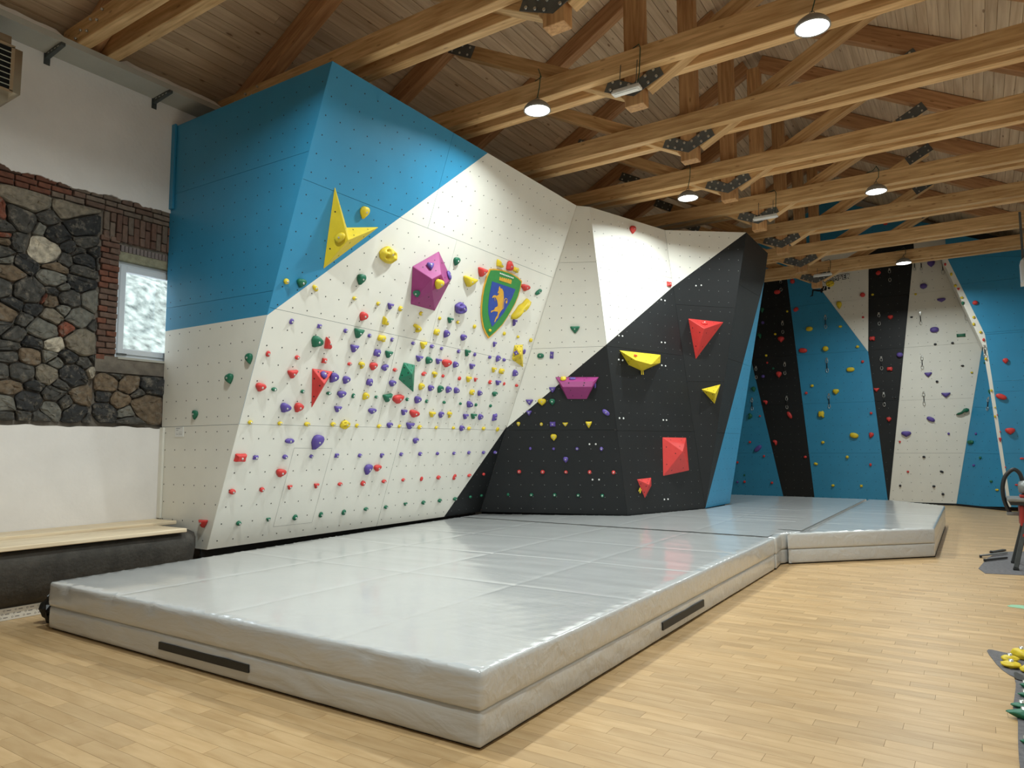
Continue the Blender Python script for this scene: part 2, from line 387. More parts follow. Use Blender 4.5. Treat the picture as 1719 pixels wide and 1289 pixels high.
def stone_mat(name, col):
    """rough field stone: mottled, flecked pale and smeared with old mortar"""
    M = mat(name, col, .92, .5, 17, .9, 34, detail=9, rand=.15); N, L = M.node_tree.nodes, M.node_tree.links; B = N['Principled BSDF']
    src = B.inputs['Base Color'].links[0].from_socket; tc = next(n for n in N if n.type == 'TEX_COORD')
    g = N.new('ShaderNodeNewGeometry')
    nz = N.new('ShaderNodeTexNoise'); nz.inputs['Scale'].default_value = 11; nz.inputs['Detail'].default_value = 8; nz.inputs['Roughness'].default_value = .7; L.new(g.outputs['Position'], nz.inputs['Vector'])
    cr = N.new('ShaderNodeValToRGB'); cr.color_ramp.elements[0].position = .52; cr.color_ramp.elements[1].position = .66; cr.color_ramp.elements[0].color = (0, 0, 0, 1); cr.color_ramp.elements[1].color = (.85, .85, .85, 1)
    L.new(nz.outputs['Fac'], cr.inputs[0]); mx = N.new('ShaderNodeMixRGB'); L.new(cr.outputs[0], mx.inputs[0]); L.new(src, mx.inputs[1]); mx.inputs[2].default_value = rgb(128, 120, 108); L.new(mx.outputs[0], B.inputs['Base Color'])
    return M
M_STN = {k: stone_mat('rubble_stone_' + dict(d='grey', g='pale_grey', t='tan', k='black', n='brown', L='cream', r='red')[k], rgb(*c)) for k, c in TONE.items()}
seeds = []
for s in STN:
    a, b, w, h, t = s.split(); p = PX(float(a) / 2.93, 280 + float(b) / 2.93, XL)
    sc = depth(p) / F_PX / 2.93
    seeds.append((p.y / 1.25, p.z, (math.sqrt(float(w) * float(h)) * sc * .42) ** 2, t))
for i in range(60):                              # the same masonry just outside the frame
    y_ = random.uniform(1.9, 2.85); z_ = random.uniform(1.8, 4.15)
    if all((y_ / 1.25 - s[0]) ** 2 + (z_ - s[1]) ** 2 > .011 for s in seeds): seeds.append((y_ / 1.25, z_, .004, random.choice('ddkgnt')))
for i, (sy, sz, sr, tone) in enumerate(seeds):
    if sy * 1.25 > 3.955 and sz < 2.5: cell = [(3.955 / 1.25, 1.79), (4.78 / 1.25, 1.79), (4.78 / 1.25, 2.36), (3.955 / 1.25, 2.36)]
    else: cell = [(1.85 / 1.25, 1.79), (3.955 / 1.25, 1.79), (3.955 / 1.25, 4.2), (1.85 / 1.25, 4.2)]
    for j, (ty, tz, tr, _) in enumerate(seeds):
        if j == i: continue
        dx, dz = sy - ty, sz - tz; L2 = dx * dx + dz * dz
        if L2 > .6 or L2 < 1e-9: continue
        k = (L2 + tr - sr) / 2 / L2              # power bisector, measured from the other seed
        cell = clip(cell, (ty + dx * k, tz + dz * k), (dx, dz))
        if len(cell) < 3: break
    if len(cell) < 3: continue
    cell = inset(cell, .006)
    if len(cell) < 3 or abs(area(cell)) < .0006: continue
    pts = [(a * 1.25, b) for a, b in cell]
    q = []
    for k in range(len(pts)):                    # one round of corner cutting
        a, b = pts[k - 1], pts[k]; q += [(a[0] * .86 + b[0] * .14, a[1] * .86 + b[1] * .14), (a[0] * .5 + b[0] * .5 + random.uniform(-.009, .009), a[1] * .5 + b[1] * .5 + random.uniform(-.009, .009)), (a[0] * .14 + b[0] * .86, a[1] * .14 + b[1] * .86)]
    cy_, cz_ = sum(p[0] for p in q) / len(q), sum(p[1] for p in q) / len(q)
    bm = bmesh.new(); pr = random.uniform(-.012, .03); rings = []
    for sc, x in ((1, -.06), (1, -.012 + pr * .6), (.9, .0 + pr), (.5, .008 + pr)):
        rings.append([bm.verts.new((XL + x + (random.uniform(-.012, .012) if sc < 1 else 0), cy_ + (a - cy_) * sc, cz_ + (b - cz_) * sc)) for a, b in q])
    for A, B in zip(rings, rings[1:]):
        for k in range(len(q)): bm.faces.new((A[k - 1], A[k], B[k], B[k - 1]))
    bm.faces.new(rings[-1])
    wobj('stone', bm, M_STN[tone], wl)
# bricks: courses under the plaster, a soldier arch over the window, a jamb beside it
M_BR = [mat('brick_' + n, rgb(*c), .9, .3, 14, .6, 50, rand=.15) for n, c in (('red', (116, 74, 58)), ('brown', (104, 78, 66)), ('dusty', (114, 100, 88)), ('worn', (110, 88, 76)))]
def brick(y0, y1, z0, z1, m_, sk=0):
    bm = bmesh.new(); add_box(bm, (XL - .06, y0, z0), (XL + random.uniform(-.016, .008), y1, z1), .006)
    for v in bm.verts: v.co.z += sk * (v.co.y - y0) + random.uniform(-.003, .003); v.co.y += random.uniform(-.003, .003)
    wobj('brick', bm, m_, wl)
def edge_z(y_):
    for (a, b), (c, d) in zip(edge, edge[1:]):
        if a <= y_ <= c: return b + (d - b) * (y_ - a) / (c - a)
    return edge[0][1] if y_ < edge[0][0] else edge[-1][1]
z = 4.21
for r_ in range(3):
    y_ = 1.85 - .08 * r_
    while y_ < 4.78:
        w_ = .2 if (r_ + int(y_ * 9)) % 3 else .12
        if z + .05 < edge_z(y_ + w_ / 2) + .06 and (r_ or y_ > 3.3 or y_ < 3.05 or True): brick(y_, y_ + w_, z, z + .052, M_BR[random.choice((0, 0, 1, 2)) if y_ < 3.5 else random.choice((2, 2, 3))])
        y_ += w_ + .012
    z += .064
z = 2.44
k = 0
while z < 3.9:
    if k % 2: brick(3.965, 4.06, z, z + .056, M_BR[random.choice((0, 0, 1, 3))]); brick(4.07, 4.175, z, z + .056, M_BR[random.choice((0, 1, 3))])
    else: brick(3.985, 4.175, z, z + .056, M_BR[random.choice((0, 1, 3))])
    z += .068; k += 1
y_ = 3.99; k = 0
while y_ < 4.77:
    if k % 2: brick(y_, y_ + .058, 3.89, 4.09, M_BR[random.choice((1, 2, 3))]); brick(y_, y_ + .058, 4.1, 4.2, M_BR[random.choice((1, 2, 3))])
    else: brick(y_, y_ + .058, 3.89, 3.98, M_BR[random.choice((1, 3))]); brick(y_, y_ + .058, 3.99, 4.2, M_BR[random.choice((1, 2, 3))])
    y_ += .068; k += 1
box('cement_bed', (XL - .06, 3.96, 2.37), (XL - .008, 4.8, 2.55), M_MORTAR, wl)
# window
wn = empty('window_1', (XL - .17, 4.77, 2.55), kind='structure')
M_UPVC = mat('white_window_profile', rgb(222, 228, 234), .35)
M_GLASS = bpy.data.materials.new('window_glass'); M_GLASS.use_nodes = True
_n, _l = M_GLASS.node_tree.nodes, M_GLASS.node_tree.links; _n.clear()
_o = _n.new('ShaderNodeOutputMaterial'); _t = _n.new('ShaderNodeBsdfTransparent'); _t.inputs[0].default_value = (.93, .95, .96, 1); _g = _n.new('ShaderNodeBsdfGlossy'); _g.inputs['Roughness'].default_value = .05
_x = _n.new('ShaderNodeMixShader'); _x.inputs[0].default_value = .07; _l.new(_t.outputs[0], _x.inputs[1]); _l.new(_g.outputs[0], _x.inputs[2]); _l.new(_x.outputs[0], _o.inputs[0])
wx = XL - .13
def frame(name, y0, y1, z0, z1, w_, x0, x1, par):
    for lo, hi in (((x0, y0, z0), (x1, y0 + w_, z1)), ((x0, y1 - w_, z0), (x1, y1, z1)), ((x0, y0 + w_, z1 - w_), (x1, y1 - w_, z1)), ((x0, y0 + w_, z0), (x1, y1 - w_, z0 + w_))): box(name, lo, hi, M_UPVC, par, .006)
frame('window_frame', WY0, WY1, WZ0, 3.69, .055, wx - .06, wx + .01, wn)
frame('window_sash', WY0 + .05, WY1 - .05, WZ0 + .05, 3.64, .07, wx - .04, wx + .03, wn)
box('pane', (wx - .015, WY0 + .115, WZ0 + .115), (wx - .008, WY1 - .115, 3.575), M_GLASS, wn)
box('window_sill', (XL - .14, WY0 + .01, WZ0 - .02), (XL + .005, WY1, WZ0 + .004), M_GREYPL, wn)
box('hinge', (wx + .01, WY0 + .05, WZ0 + .045), (wx + .035, WY0 + .16, WZ0 + .06), M_STEEL, wn)
box('lintel', (XL - .3, WY0, 3.69), (XL - .06, WY1, 3.79), mat('lintel_mortar', rgb(150, 146, 122), .95, .25, 20, .8, 60), wn)
for i in range(13): box('lintel_rib', (XL - .25, WY0 + .02 + i * .045, 3.79), (XL - .05, WY0 + .055 + i * .045, 3.86), mat('lintel_tile', rgb(128, 116, 112), .9, .2, 20) if i == 0 else bpy.data.materials['lintel_tile'], wn)
# hillside outside the window
bm = bmesh.new(); NX, NY = 30, 46; g = []
for i in range(NX):
    g.append([bm.verts.new((-13 - i * .55, -6 + j * .9, -2 + i * .62 + .7 * mnoise.noise(V((i * .5, j * .6, 3))) + .35 * mnoise.noise(V((i * 1.3, j * 1.5, 8))))) for j in range(NY)])
for i in range(NX - 1):
    for j in range(NY - 1): bm.faces.new((g[i][j], g[i][j + 1], g[i + 1][j + 1], g[i + 1][j]))
tag(wobj('exterior_hill', bm, mat('wooded_slope', rgb(124, 130, 122), .95, .9, 4.2, 1, 9, detail=7), smooth=True), kind='structure')
# ledge, plaster upstand above it
lg = box('trim_1', (XL, Y0, 5.735), (XL + .36, Y1, 5.80), M_GREYPL); tag(lg, kind='structure')
bm = bmesh.new(); add_prism(bm, [V((XL, Y0, 5.72)), V((XL + .28, Y0, 5.735)), V((XL, Y0, 5.735))], (0, 1, 0), Y1 - Y0); wobj('ledge_soffit', bm, M_GREYPL, lg)
for k in range(-3, 10):
    a, b = TY(k) + .5, TY(k + 1) - .06
    if a < Y0: continue
    bm = bmesh.new(); n_ = 14
    up = [(a + (b - a) * i / n_, 5.93 + .025 * mnoise.noise(V((a + i * .6, 2, 0))) - (.05 if i in (0, n_) else 0)) for i in range(n_ + 1)]
    add_prism(bm, [V((XL, a, 5.8)), V((XL, b, 5.8))] + [V((XL, p[0], p[1])) for p in up[::-1]], (1, 0, 0), .2); wobj('plaster_upstand', bm, M_WALL, wl)
# bench along the wall: dark stone body, two raw boards, paper-wrapped strip at its foot
bn = empty('stone_bench', (-7.65, 2.2, 0), 'long dark stone bench topped with two raw spruce boards along the wall', 'bench')
bm = bmesh.new(); y_end = 4.69; r_ = .2
prof = [(-7.30, 0), (-7.265, .1), (-7.25, .13), (-7.235, .135), (-7.19, .17), (-7.14, .3), (-7.10, .46), (-7.10, .55), (-7.13, .60), (-7.2, .615)]
out = []
ys = [.3 + .12 * i for i in range(34)] + [4.42, 4.50, 4.58, 4.64, y_end]
for y_ in ys:
    t = max(0, (y_ - (y_end - r_)) / r_); dx = r_ * (1 - math.sqrt(max(0, 1 - t * t)))
    out.append([bm.verts.new((x_ - dx + .008 * mnoise.noise(V((y_ * 4, z_ * 9, 1))), y_, z_)) for x_, z_ in prof] + [bm.verts.new((-7.6, y_, .615)), bm.verts.new((XP + .002, y_, .615)), bm.verts.new((XP + .002, y_, 0))])
for A, B in zip(out, out[1:]):
    for k in range(len(A) - 1): bm.faces.new((A[k], A[k + 1], B[k + 1], B[k]))
bm.faces.new(out[0]); bm.faces.new(out[-1][::-1])
wobj('bench_body', bm, mat('dark_bench_stone', rgb(64, 60, 54), .85, .35, 7, .7, 30, detail=7), bn, True)
for nm, x0, x1, z0, ye in (('bench_board', -7.62, -7.06, .625, 4.47), ('bench_board', XP + .004, -7.63, .655, 4.70)):
    beam(nm, ((x0 + x1) / 2, .3, z0 + .02), ((x0 + x1) / 2, ye, z0 + .02), x1 - x0, .04, M_BENCHW, bn)
ps = box('printed_paper_strip', (-7.262, .3, .002), (-7.252, 3.6, .105), mat('printed_paper', rgb(206, 198, 184), .8, .06, 6), bn)
bm = bmesh.new(); M_PRINT = mat('grey_print', rgb(96, 92, 90), .8)
for r_ in range(3):
    for i in range(40):
        y_ = 2.0 + i * .046 + r_ * .012
        if i % 2: add_box(bm, (-7.2520, y_, .022 + r_ * .03), (-7.2512, y_ + .034, .028 + r_ * .03))
        else: add_tube(bm, [(-7.2516, y_ + .025 + .007 * math.cos(a), .025 + r_ * .03 + .007 * math.sin(a)) for a in [k * math.pi / 4 for k in range(8)]], .0012, 4, closed=True)
tag(wobj('print_marks', bm, M_PRINT, bn), kind='stuff')
bm = bmesh.new(); bmesh.ops.create_icosphere(bm, subdivisions=3, radius=.09)
for v in bm.verts:
    d = 1 + .5 * mnoise.noise(v.co * 22) + .25 * mnoise.noise(v.co * 50); v.co = V((v.co.x * d * .9, v.co.y * d, .13 + v.co.z * d * 1.45))
    v.co.z = max(v.co.z, .002)
o = obj('crumpled_sheet', bm, mat('black_film', rgb(18, 17, 16), .4), loc=V((-6.83, 3.1, 0))); tag(o, 'crumpled black plastic film on the floor behind the near mat corner', 'plastic sheet')
# brackets under the ledge
for n_, (px, py, lab) in enumerate(((78, 95, 'galvanised steel bracket under the ledge, beside the louvred heater'), (258, 165, 'galvanised steel bracket under the ledge, beside the tall blue panel'))):
    p = PX(px, py, XL); b_ = empty('steel_bracket', (XP, p.y, 5.60), lab, 'bracket', 'steel brackets under the ledge')
    box('back_plate', (XP, p.y - .03, 5.60), (XP + .008, p.y + .03, 5.73), M_ZINC, b_)
    bm = bmesh.new(); add_prism(bm, [V((XP + .008, p.y - .02, 5.732)), V((XP + .36, p.y - .02, 5.732)), V((XP + .36, p.y - .02, 5.70)), V((XP + .008, p.y - .02, 5.665))], (0, 1, 0), .04); wobj('arm', bm, M_ZINC, b_)
    bm = bmesh.new()
    for i in range(4):
        add_box(bm, (XP + .06 + i * .07, p.y - .0215, 5.7), (XP + .095 + i * .07, p.y - .0200, 5.712))
    tag(wobj('slot', bm, M_BOLT, b_), kind='stuff')
# ================================================================== CLIMBING WALLS
BVH_V, BVH_F = [], []                           # every panel and volume, to seat the holds on
def bvh_poly(pts):
    b = len(BVH_V); BVH_V.extend(V(p) for p in pts); BVH_F.append(tuple(range(b, b + len(pts))))
class Facet:
    """one plane of a climbing wall: corners read at pixels, panels split at seams, paint split at lines"""
    def __init__(s, p, n, up=V((0, 0, 1))):
        s.n = n.normalized()
        if s.n.dot(EYE - p) < 0: s.n = -s.n
        s.o = V(p); s.v = (up - s.n * up.dot(s.n)).normalized(); s.u = s.v.cross(s.n)
    def px(s, x, y, h=0): return on_plane(x, y, s.o + s.n * h, s.n)
    def to2(s, p): d = V(p) - s.o; return (d.dot(s.u), d.dot(s.v))
    def p2(s, x, y): return s.to2(s.px(x, y))
    def to3(s, q, h=0): return s.o + s.u * q[0] + s.v * q[1] + s.n * h
def side_split(poly, a, b):
    d = (-(b[1] - a[1]), b[0] - a[0]); return clip(poly, a, d), clip(poly, a, (-d[0], -d[1]))
def big(p): return len(p) > 2 and abs(area(p)) > 1e-4
def build_facet(wall, F, poly, seams, paint, base, holes=.2, skip=0, thick=.016):
    """poly: 2-D outline; seams: (a, b) segments, a full one splits every panel, ('part', a, b) only the panel under its middle"""
    panels = [ccw(poly)]
    for sm in seams:
        part = sm[0] == 'part'; a, b = sm[-2:]
        mid = ((a[0] + b[0]) / 2, (a[1] + b[1]) / 2); new = []
        for P_ in panels:
            if part and not inside(P_, mid): new.append(P_); continue
            l, r = side_split(P_, a, b); new += [q for q in (l, r) if big(q)]
        panels = new
    hv = {}
    for P_ in panels:
        Q = inset(P_, .0018)
        if not big(Q): continue
        Q = ccw(Q); pieces = [(Q, base)]
        for (a, b, ref, mt) in paint:
            new = []
            rs = (b[0] - a[0]) * (ref[1] - a[1]) - (b[1] - a[1]) * (ref[0] - a[0])
            for q, m_ in pieces:
                l, r = side_split(q, a, b)
                if rs < 0: l, r = r, l
                if big(l): new.append((l, mt))
                if big(r): new.append((r, m_))
            pieces = new
        bm = bmesh.new(); mats = []
        for q, m_ in pieces:
            if m_ not in mats: mats.append(m_)
            f = bm.faces.new([bm.verts.new(F.to3(c)) for c in ccw(q)]); f.material_index = mats.index(m_)
        fr = [bm.verts.new(F.to3(c)) for c in Q]; bk = [bm.verts.new(F.to3(c, -thick)) for c in Q]; k = len(Q)
        for i in range(k): bm.faces.new((fr[i - 1], bk[i - 1], bk[i], fr[i]))
        bm.faces.new(bk[::-1])
        c = sum((v.co for v in bm.verts), V((0, 0, 0))) / len(bm.verts)
        bmesh.ops.translate(bm, verts=bm.verts, vec=-c); obj('panel', bm, mats, wall, False, c - wpos(wall), fix=False)
        bvh_poly([F.to3(q) for q in Q])
        if holes:
            inn = inset(P_, .045)
            if big(inn):
                xs = [c[0] for c in inn]; ys = [c[1] for c in inn]
                y_ = min(ys) + .05
                while y_ < max(ys):
                    x_ = min(xs) + .04 + random.uniform(0, .02)
                    while x_ < max(xs):
                        if inside(inn, (x_, y_)):
                            mm = next((m_ for q, m_ in pieces if inside(q, (x_, y_))), base)
                            hv.setdefault('nut' if mm is M_BLACK else 'hole', []).append((x_, y_))
                        x_ += holes
                    y_ += holes
    for k, L_ in hv.items():
        bm = bmesh.new(); r_ = .0062 if k == 'nut' else .0085
        for q in L_:
            bm.faces.new([bm.verts.new(F.to3((q[0] + r_ * math.cos(a), q[1] + r_ * math.sin(a)), .0008)) for a in [i * math.pi / 3 for i in range(6)]])
        me = bpy.data.meshes.new('bolt_hole'); c = F.o; bmesh.ops.translate(bm, verts=bm.verts, vec=-c); bm.to_mesh(me); bm.free(); me.materials.append(M_NUT if k == 'nut' else M_HOLE)
        o = bpy.data.objects.new('bolt_hole', me); link(o, wall); o.location = c - wpos(wall); tag(o, kind='stuff')
    bm = bmesh.new(); add_prism(bm, [F.to3(c, -.022) for c in inset(poly, .045)], -F.n, .03); wobj('backing', bm, M_DARK, wall)

cw = empty('climbing_wall', (-6.5, 8, 0), 'tall angular bouldering wall painted blue, white and black along the stone wall', 'climbing wall')
yA = 4.75
fA = Facet(PY(347, 923, yA), V((0, -1, 0)))
f1b, f1t = PY(347, 923, yA), PY(558, 102, yA)
fB = Facet(f1b, (f1t - f1b).cross(V((0, 1, 0))))
f2b, f2t = fB.px(806, 859), fB.px(968, 345)
f3b = PZ(1053, 865, MAT_H)
fC = Facet(f2b, (f2t - f2b).cross(f3b - f2b)); f3t = fC.px(990, 347)
f4b = PZ(1184, 853, MAT_H)
fD = Facet(f3b, (f3t - f3b).cross(f4b - f3b)); f4t = fD.px(1116, 386)
dirE = RX * math.sin(math.radians(75)) + (FW - V((0, 0, FW.z))).normalized() * math.cos(math.radians(75)); dirE.z = 0
fE = Facet(f4b, (f4t - f4b).cross(dirE)); f5t = fE.px(1253, 390)
fF = Facet(f4b, (f5t - f4b).cross(V((0, 1, 0))))
g_top = fF.px(1283, 472); p7 = fF.px(1289, 425)
g_b = PZ(1225, 845, MAT_H)
fG = Facet(f4b, (g_top - f4b).cross(g_b - f4b))
def L2(F, a, b): return (F.p2(*a), F.p2(*b))
def pt(F, a, b, ref, m_): return (F.p2(*a), F.p2(*b), F.p2(*ref), m_)
za = f1b.z
build_facet(cw, fA, [fA.to2(V((XP + .004, yA, za))), fA.to2(f1b), fA.to2(f1t), fA.p2(290, 214)],
            [L2(fA, (287, 328), (520, 253)), L2(fA, (277, 518), (457, 488)), L2(fA, (268, 717), (405, 712))], [pt(fA, (277, 556), (450, 528), (350, 300), M_BLUE)], M_WHITE)
# the white overhang also carries an inspection hatch: cut by four short seams
build_facet(cw, fB, [fB.to2(p) for p in (f1b, f2b, f2t, f1t)],
            [L2(fB, (405, 712), (847, 722)), L2(fB, (452, 516), (890, 612)), L2(fB, (516, 303), (930, 467)),
             ('part', *L2(fB, (761.6, 223), (719, 380))), ('part', *L2(fB, (767, 403), (729, 545))), ('part', *L2(fB, (670.7, 558), (637, 700))), ('part', *L2(fB, (672.6, 731), (633, 880)))],
            [pt(fB, (450, 528), (817, 258), (500, 200), M_BLUE), pt(fB, (745, 868), (847, 721), (810, 850), M_BLACK)], M_WHITE)
hq = [fB.p2(*p) for p in ((493.7, 752), (557.3, 752.5), (523.5, 877), (458.7, 884))]
bm = bmesh.new()
for i in range(4):
    a, b = V(fB.to3(hq[i - 1], .0012)), V(fB.to3(hq[i], .0012)); e = (b - a).normalized(); w_ = fB.n.cross(e) * .0016
    bm.faces.new([bm.verts.new(p) for p in (a - w_, b - w_, b + w_, a + w_)])
wobj('hatch_joint', bm, M_LAMP, cw)
build_facet(cw, fC, [fC.to2(p) for p in (f2b, f3b, f3t, f2t)], [L2(fC, (936, 441), (1000, 439.5)), L2(fC, (893, 585.5), (1017, 581)), L2(fC, (848, 722), (1035, 721.5))],
            [pt(fC, (847, 721), (1017, 579), (1000, 800), M_BLACK)], M_WHITE)
build_facet(cw, fD, [fD.to2(p) for p in (f3b, f4b, f4t, f3t)], [L2(fD, (1001, 437), (1128, 467)), L2(fD, (1017, 580.5), (1146, 597)), L2(fD, (1034, 722.5), (1164, 724.5))],
            [pt(fD, (1017, 579), (1130, 481), (1100, 700), M_BLACK)], M_WHITE)
build_facet(cw, fE, [fE.to2(p) for p in (f4b, f5t, f4t)], [L2(fE, (1135, 511), (1232, 517)), L2(fE, (1152.5, 640), (1212.5, 641))],
            [pt(fE, (1130, 481), (1253, 390), (1200, 600), M_BLACK)], M_WHITE)
build_facet(cw, fF, [fF.to2(p) for p in (f4b, g_top, p7, f5t)], [L2(fF, (1240, 477), (1272.6, 496)), L2(fF, (1223, 602), (1247, 610)), L2(fF, (1201, 726), (1215, 727))], [], M_BLACK, holes=.45)
build_facet(cw, fG, [fG.to2(p) for p in (f4b, g_b, g_top)], [L2(fG, (1245.5, 610), (1262, 615.5)), L2(fG, (1216, 727), (1243.7, 728))], [], M_BLUE)
# kick boards from the floor up to the foot of each facet, and the edge battens beside the plaster
for a, b in ((f1b, f2b), (f2b, f3b), (f3b, f4b), (f4b, g_b)):
    bm = bmesh.new(); n_ = (b - a).cross(V((0, 0, 1))).normalized()
    if n_.dot(EYE - a) < 0: n_ = -n_
    a2, b2 = a - n_ * .10, b - n_ * .10
    add_prism(bm, [V((a2.x, a2.y, 0)), V((b2.x, b2.y, 0)), V((b2.x, b2.y, a.z - .003)), V((a2.x, a2.y, a.z - .003))], -n_, .02); wobj('kick_board', bm, M_DARK, cw)
ge = g_b + V((-1.2, .15, 0))
for nm, q, m_ in (('return_panel', [g_b, ge, V((ge.x, ge.y, g_top.z)), g_top], M_BLUE),):
    bm = bmesh.new(); bm.faces.new([bm.verts.new(p) for p in q]); wobj(nm, bm, m_, cw)
box('edge_batten', (XP + .001, yA - .03, 4.42), (XP + .075, yA - .001, 5.49), M_BLUE, cw, .003)
box('edge_batten', (XP + .001, yA - .03, .70), (XP + .07, yA - .001, 1.76), M_WHITE, cw, .003)
# small white notice on the lower white panel, printed with grey lines
nt = empty('notice_plate', fA.px(301, 724.5, .002), 'small white printed notice screwed to the lower white panel above the bench', 'notice')
c = [fA.p2(*p) for p in ((294.5, 716.5), (308.5, 716), (308.5, 733), (294.5, 733.5))]
bm = bmesh.new(); add_prism(bm, [fA.to3(q, .001) for q in ccw(c)], fA.n, .006); wobj('plate', bm, M_WPLAST, nt)
bm = bmesh.new(); (x0, y0), (x1, y1) = c[3], c[1]
for fy, fx0, fx1, h in ((.90, .15, .85, .012), (.80, .12, .62, .03), (.64, .15, .4, .03), (.48, .5, .9, .012), (.34, .15, .35, .012), (.34, .45, .9, .02), (.22, .15, .38, .018), (.2, .45, .9, .02)):
    q = [(x0 + (x1 - x0) * a, y0 + (y1 - y0) * b) for a, b in ((fx0, fy), (fx1, fy), (fx1, fy + h), (fx0, fy + h))]
    bm.faces.new([bm.verts.new(fA.to3(p, .0075)) for p in q])
tag(wobj('print', bm, M_HOLE, nt), kind='stuff')

# ---- far wall on the gable: blue, black and white stripes, a leaning white prow, a blue bay beside it
YF, YN = 21.2, 20.0
fw_ = empty('climbing_wall', (-3, YF, 0), 'far striped lead climbing wall in blue, black and white under the gable', 'climbing wall')
FF = Facet(V((0, YF, 0)), V((0, -1, 0)))
def ff(x, y): return FF.p2(x, y)
def at_z(a, b, z):
    """the point at height z on the wall line through pixels a, b"""
    p, q = ff(*a), ff(*b); z = z - FF.o.z; t = (z - p[1]) / (q[1] - p[1]); return (p[0] + (q[0] - p[0]) * t, z)
ZB = .02
b1 = ((1267, 630), (1314.6, 831.6)); b2 = ((1320.7, 464), (1367, 833)); b4 = ((1532.4, 436), (1493, 837)); b5 = ((1649.5, 579), (1605, 849))
kA, kB, kC = (1457.5, 590.7), (1370, 475), (1457.8, 445.6)
b3lo = (kA, (1490, 836))
ztop_blue = 7.3
def roof(x): return z_ceil(x) - .32
zs = [PY(1392, 508, YF).z, PY(1455, 588, YF).z, PY(1469, 673.7, YF).z, PY(1478, 760.6, YF).z]
seamz = [((-9, z - FF.o.z), (5, z - FF.o.z)) for z in zs]
kA2, kC2 = ff(*kA), ff(*kC)
zt = 6.35
def col_poly(*pts): return [tuple(p) for p in pts]
xl = -8.0
zroofL = roof(xl)
L_b1t, L_b1b = at_z(*b1, zt), at_z(*b1, ZB); L_b2t, L_b2b = at_z(*b2, zt), at_z(*b2, ZB)
L_b3b = at_z(*b3lo, ZB); L_b4t, L_b4b = at_z(*b4, zt), at_z(*b4, ZB); L_b5b = at_z(*b5, ZB); kP = ff(1649.5, 579)
wd = ff(*kB); s_ = (zt - kA2[1]) / (wd[1] - kA2[1]); wdt = (kA2[0] + (wd[0] - kA2[0]) * s_, zt)
kT = (kC2[0], zt)
RB = (.35, ZB)
xr_top = 1.8
build_facet(fw_, FF, [(xl, ZB), L_b1b, L_b1t, (xl, min(zt, roof(xl)))], seamz, [], M_BLUE, .22)
build_facet(fw_, FF, [L_b1b, L_b2b, L_b2t, L_b1t], seamz, [], M_BLACK, .22)
if wdt[0] < L_b2t[0]:                            # the white wedge reaches the black stripe below the top
    pass
build_facet(fw_, FF, [L_b2b, L_b3b, kA2, wdt, L_b2t], seamz, [], M_BLUE, .22)
build_facet(fw_, FF, [kA2, kT, wdt], [seamz[0], ('part', *seamz[1])], [], M_WHITE, .22)
build_facet(fw_, FF, [L_b3b, L_b4b, L_b4t, kT, kA2], seamz, [], M_BLACK, .22)
build_facet(fw_, FF, [L_b4b, L_b5b, kP, (kP[0], zt), L_b4t], seamz, [], M_WHITE, .22)
for a, b, m_ in ((xl, wdt[0] - .0, M_BLUE), (wdt[0], kT[0], M_WHITE), (kT[0], L_b4t[0] + .05, M_BLACK), (L_b4t[0] + .05, 1.85, M_WHITE)):
    pts = [(a, zt), (b, zt)] + [(b, max(zt + .01, min(7.0, roof(b))))] + ([(XRIDGE, 7.0)] if False else []) + [(a, max(zt + .01, min(7.0, roof(a))))]
    build_facet(fw_, FF, pts, [], [], m_, 0)
x0, x1 = -6.2, .0
build_facet(fw_, FF, [(x0, 7.0), (x1, 7.0), (XRIDGE + .2, roof(XRIDGE + .2)), (XRIDGE - .2, roof(XRIDGE - .2))], [((-9, 7.6), (5, 7.6))], [], M_BLUE, .3)
FN = Facet(V((0, YN, 0)), V((0, -1, 0)))
sl_ = [FN.px(*p) for p in ((1580, 432), (1649, 579), (1659.6, 640), (1692, 851))]; sr_ = [FN.px(*p) for p in ((1588.5, 430), (1653.6, 561.7), (1666, 640), (1697.5, 851))]
bm = bmesh.new()
for a, b, c_, d in zip(sl_, sr_, sl_[1:], sr_[1:]): bm.faces.new([bm.verts.new(p) for p in (c_, d, b, a)]); bvh_poly((c_, d, b, a))
for a, c_ in zip(sl_, sl_[1:]):
    back = [V((c_.x, YF - .02, c_.z)), V((a.x, YF - .02, a.z))]
    if c_.z > sl_[1].z - .1: bm.faces.new([bm.verts.new(p) for p in (a, c_, *back)])
bmesh.ops.remove_doubles(bm, verts=bm.verts, dist=.001); wobj('prow_edge', bm, M_WHITE, fw_)
tri = [FF.px(1649.5, 579), FF.px(1605, 849), sl_[3], sl_[2], sl_[1]]
ft = Facet(tri[1], (tri[2] - tri[1]).cross(tri[0] - tri[1]))
build_facet(fw_, ft, [ft.to2(p) for p in tri], [(ft.to2(PY(1630, 683, YF)), ft.to2(PY(1668, 681, YN))), (ft.to2(PY(1622, 760, YF)), ft.to2(PY(1682, 760.6, YN)))], [], M_BLUE, .22)
rb = [FN.to2(p) for p in sr_]
seamn = [((-2, PY(*p, YN).z), (5, PY(*p, YN).z)) for p in ((1660, 472), (1670, 557), (1690, 657), (1710, 761))]
zN = [p[1] for p in rb]
xs_ = 1.86
segs = [(rb[3], rb[2]), (rb[2], rb[1]), (rb[1], rb[0])]
for a, b in segs: build_facet(fw_, FN, [a, (xs_, a[1]), (xs_, min(b[1], roof(xs_))) if b is not rb[0] else (xs_, roof(xs_)), b], seamn, [], M_BLUE, .3)
build_facet(fw_, FN, [rb[0], (xs_, roof(xs_)), (rb[0][0], roof(rb[0][0]) - .25)], [], [], M_BLUE, 0)
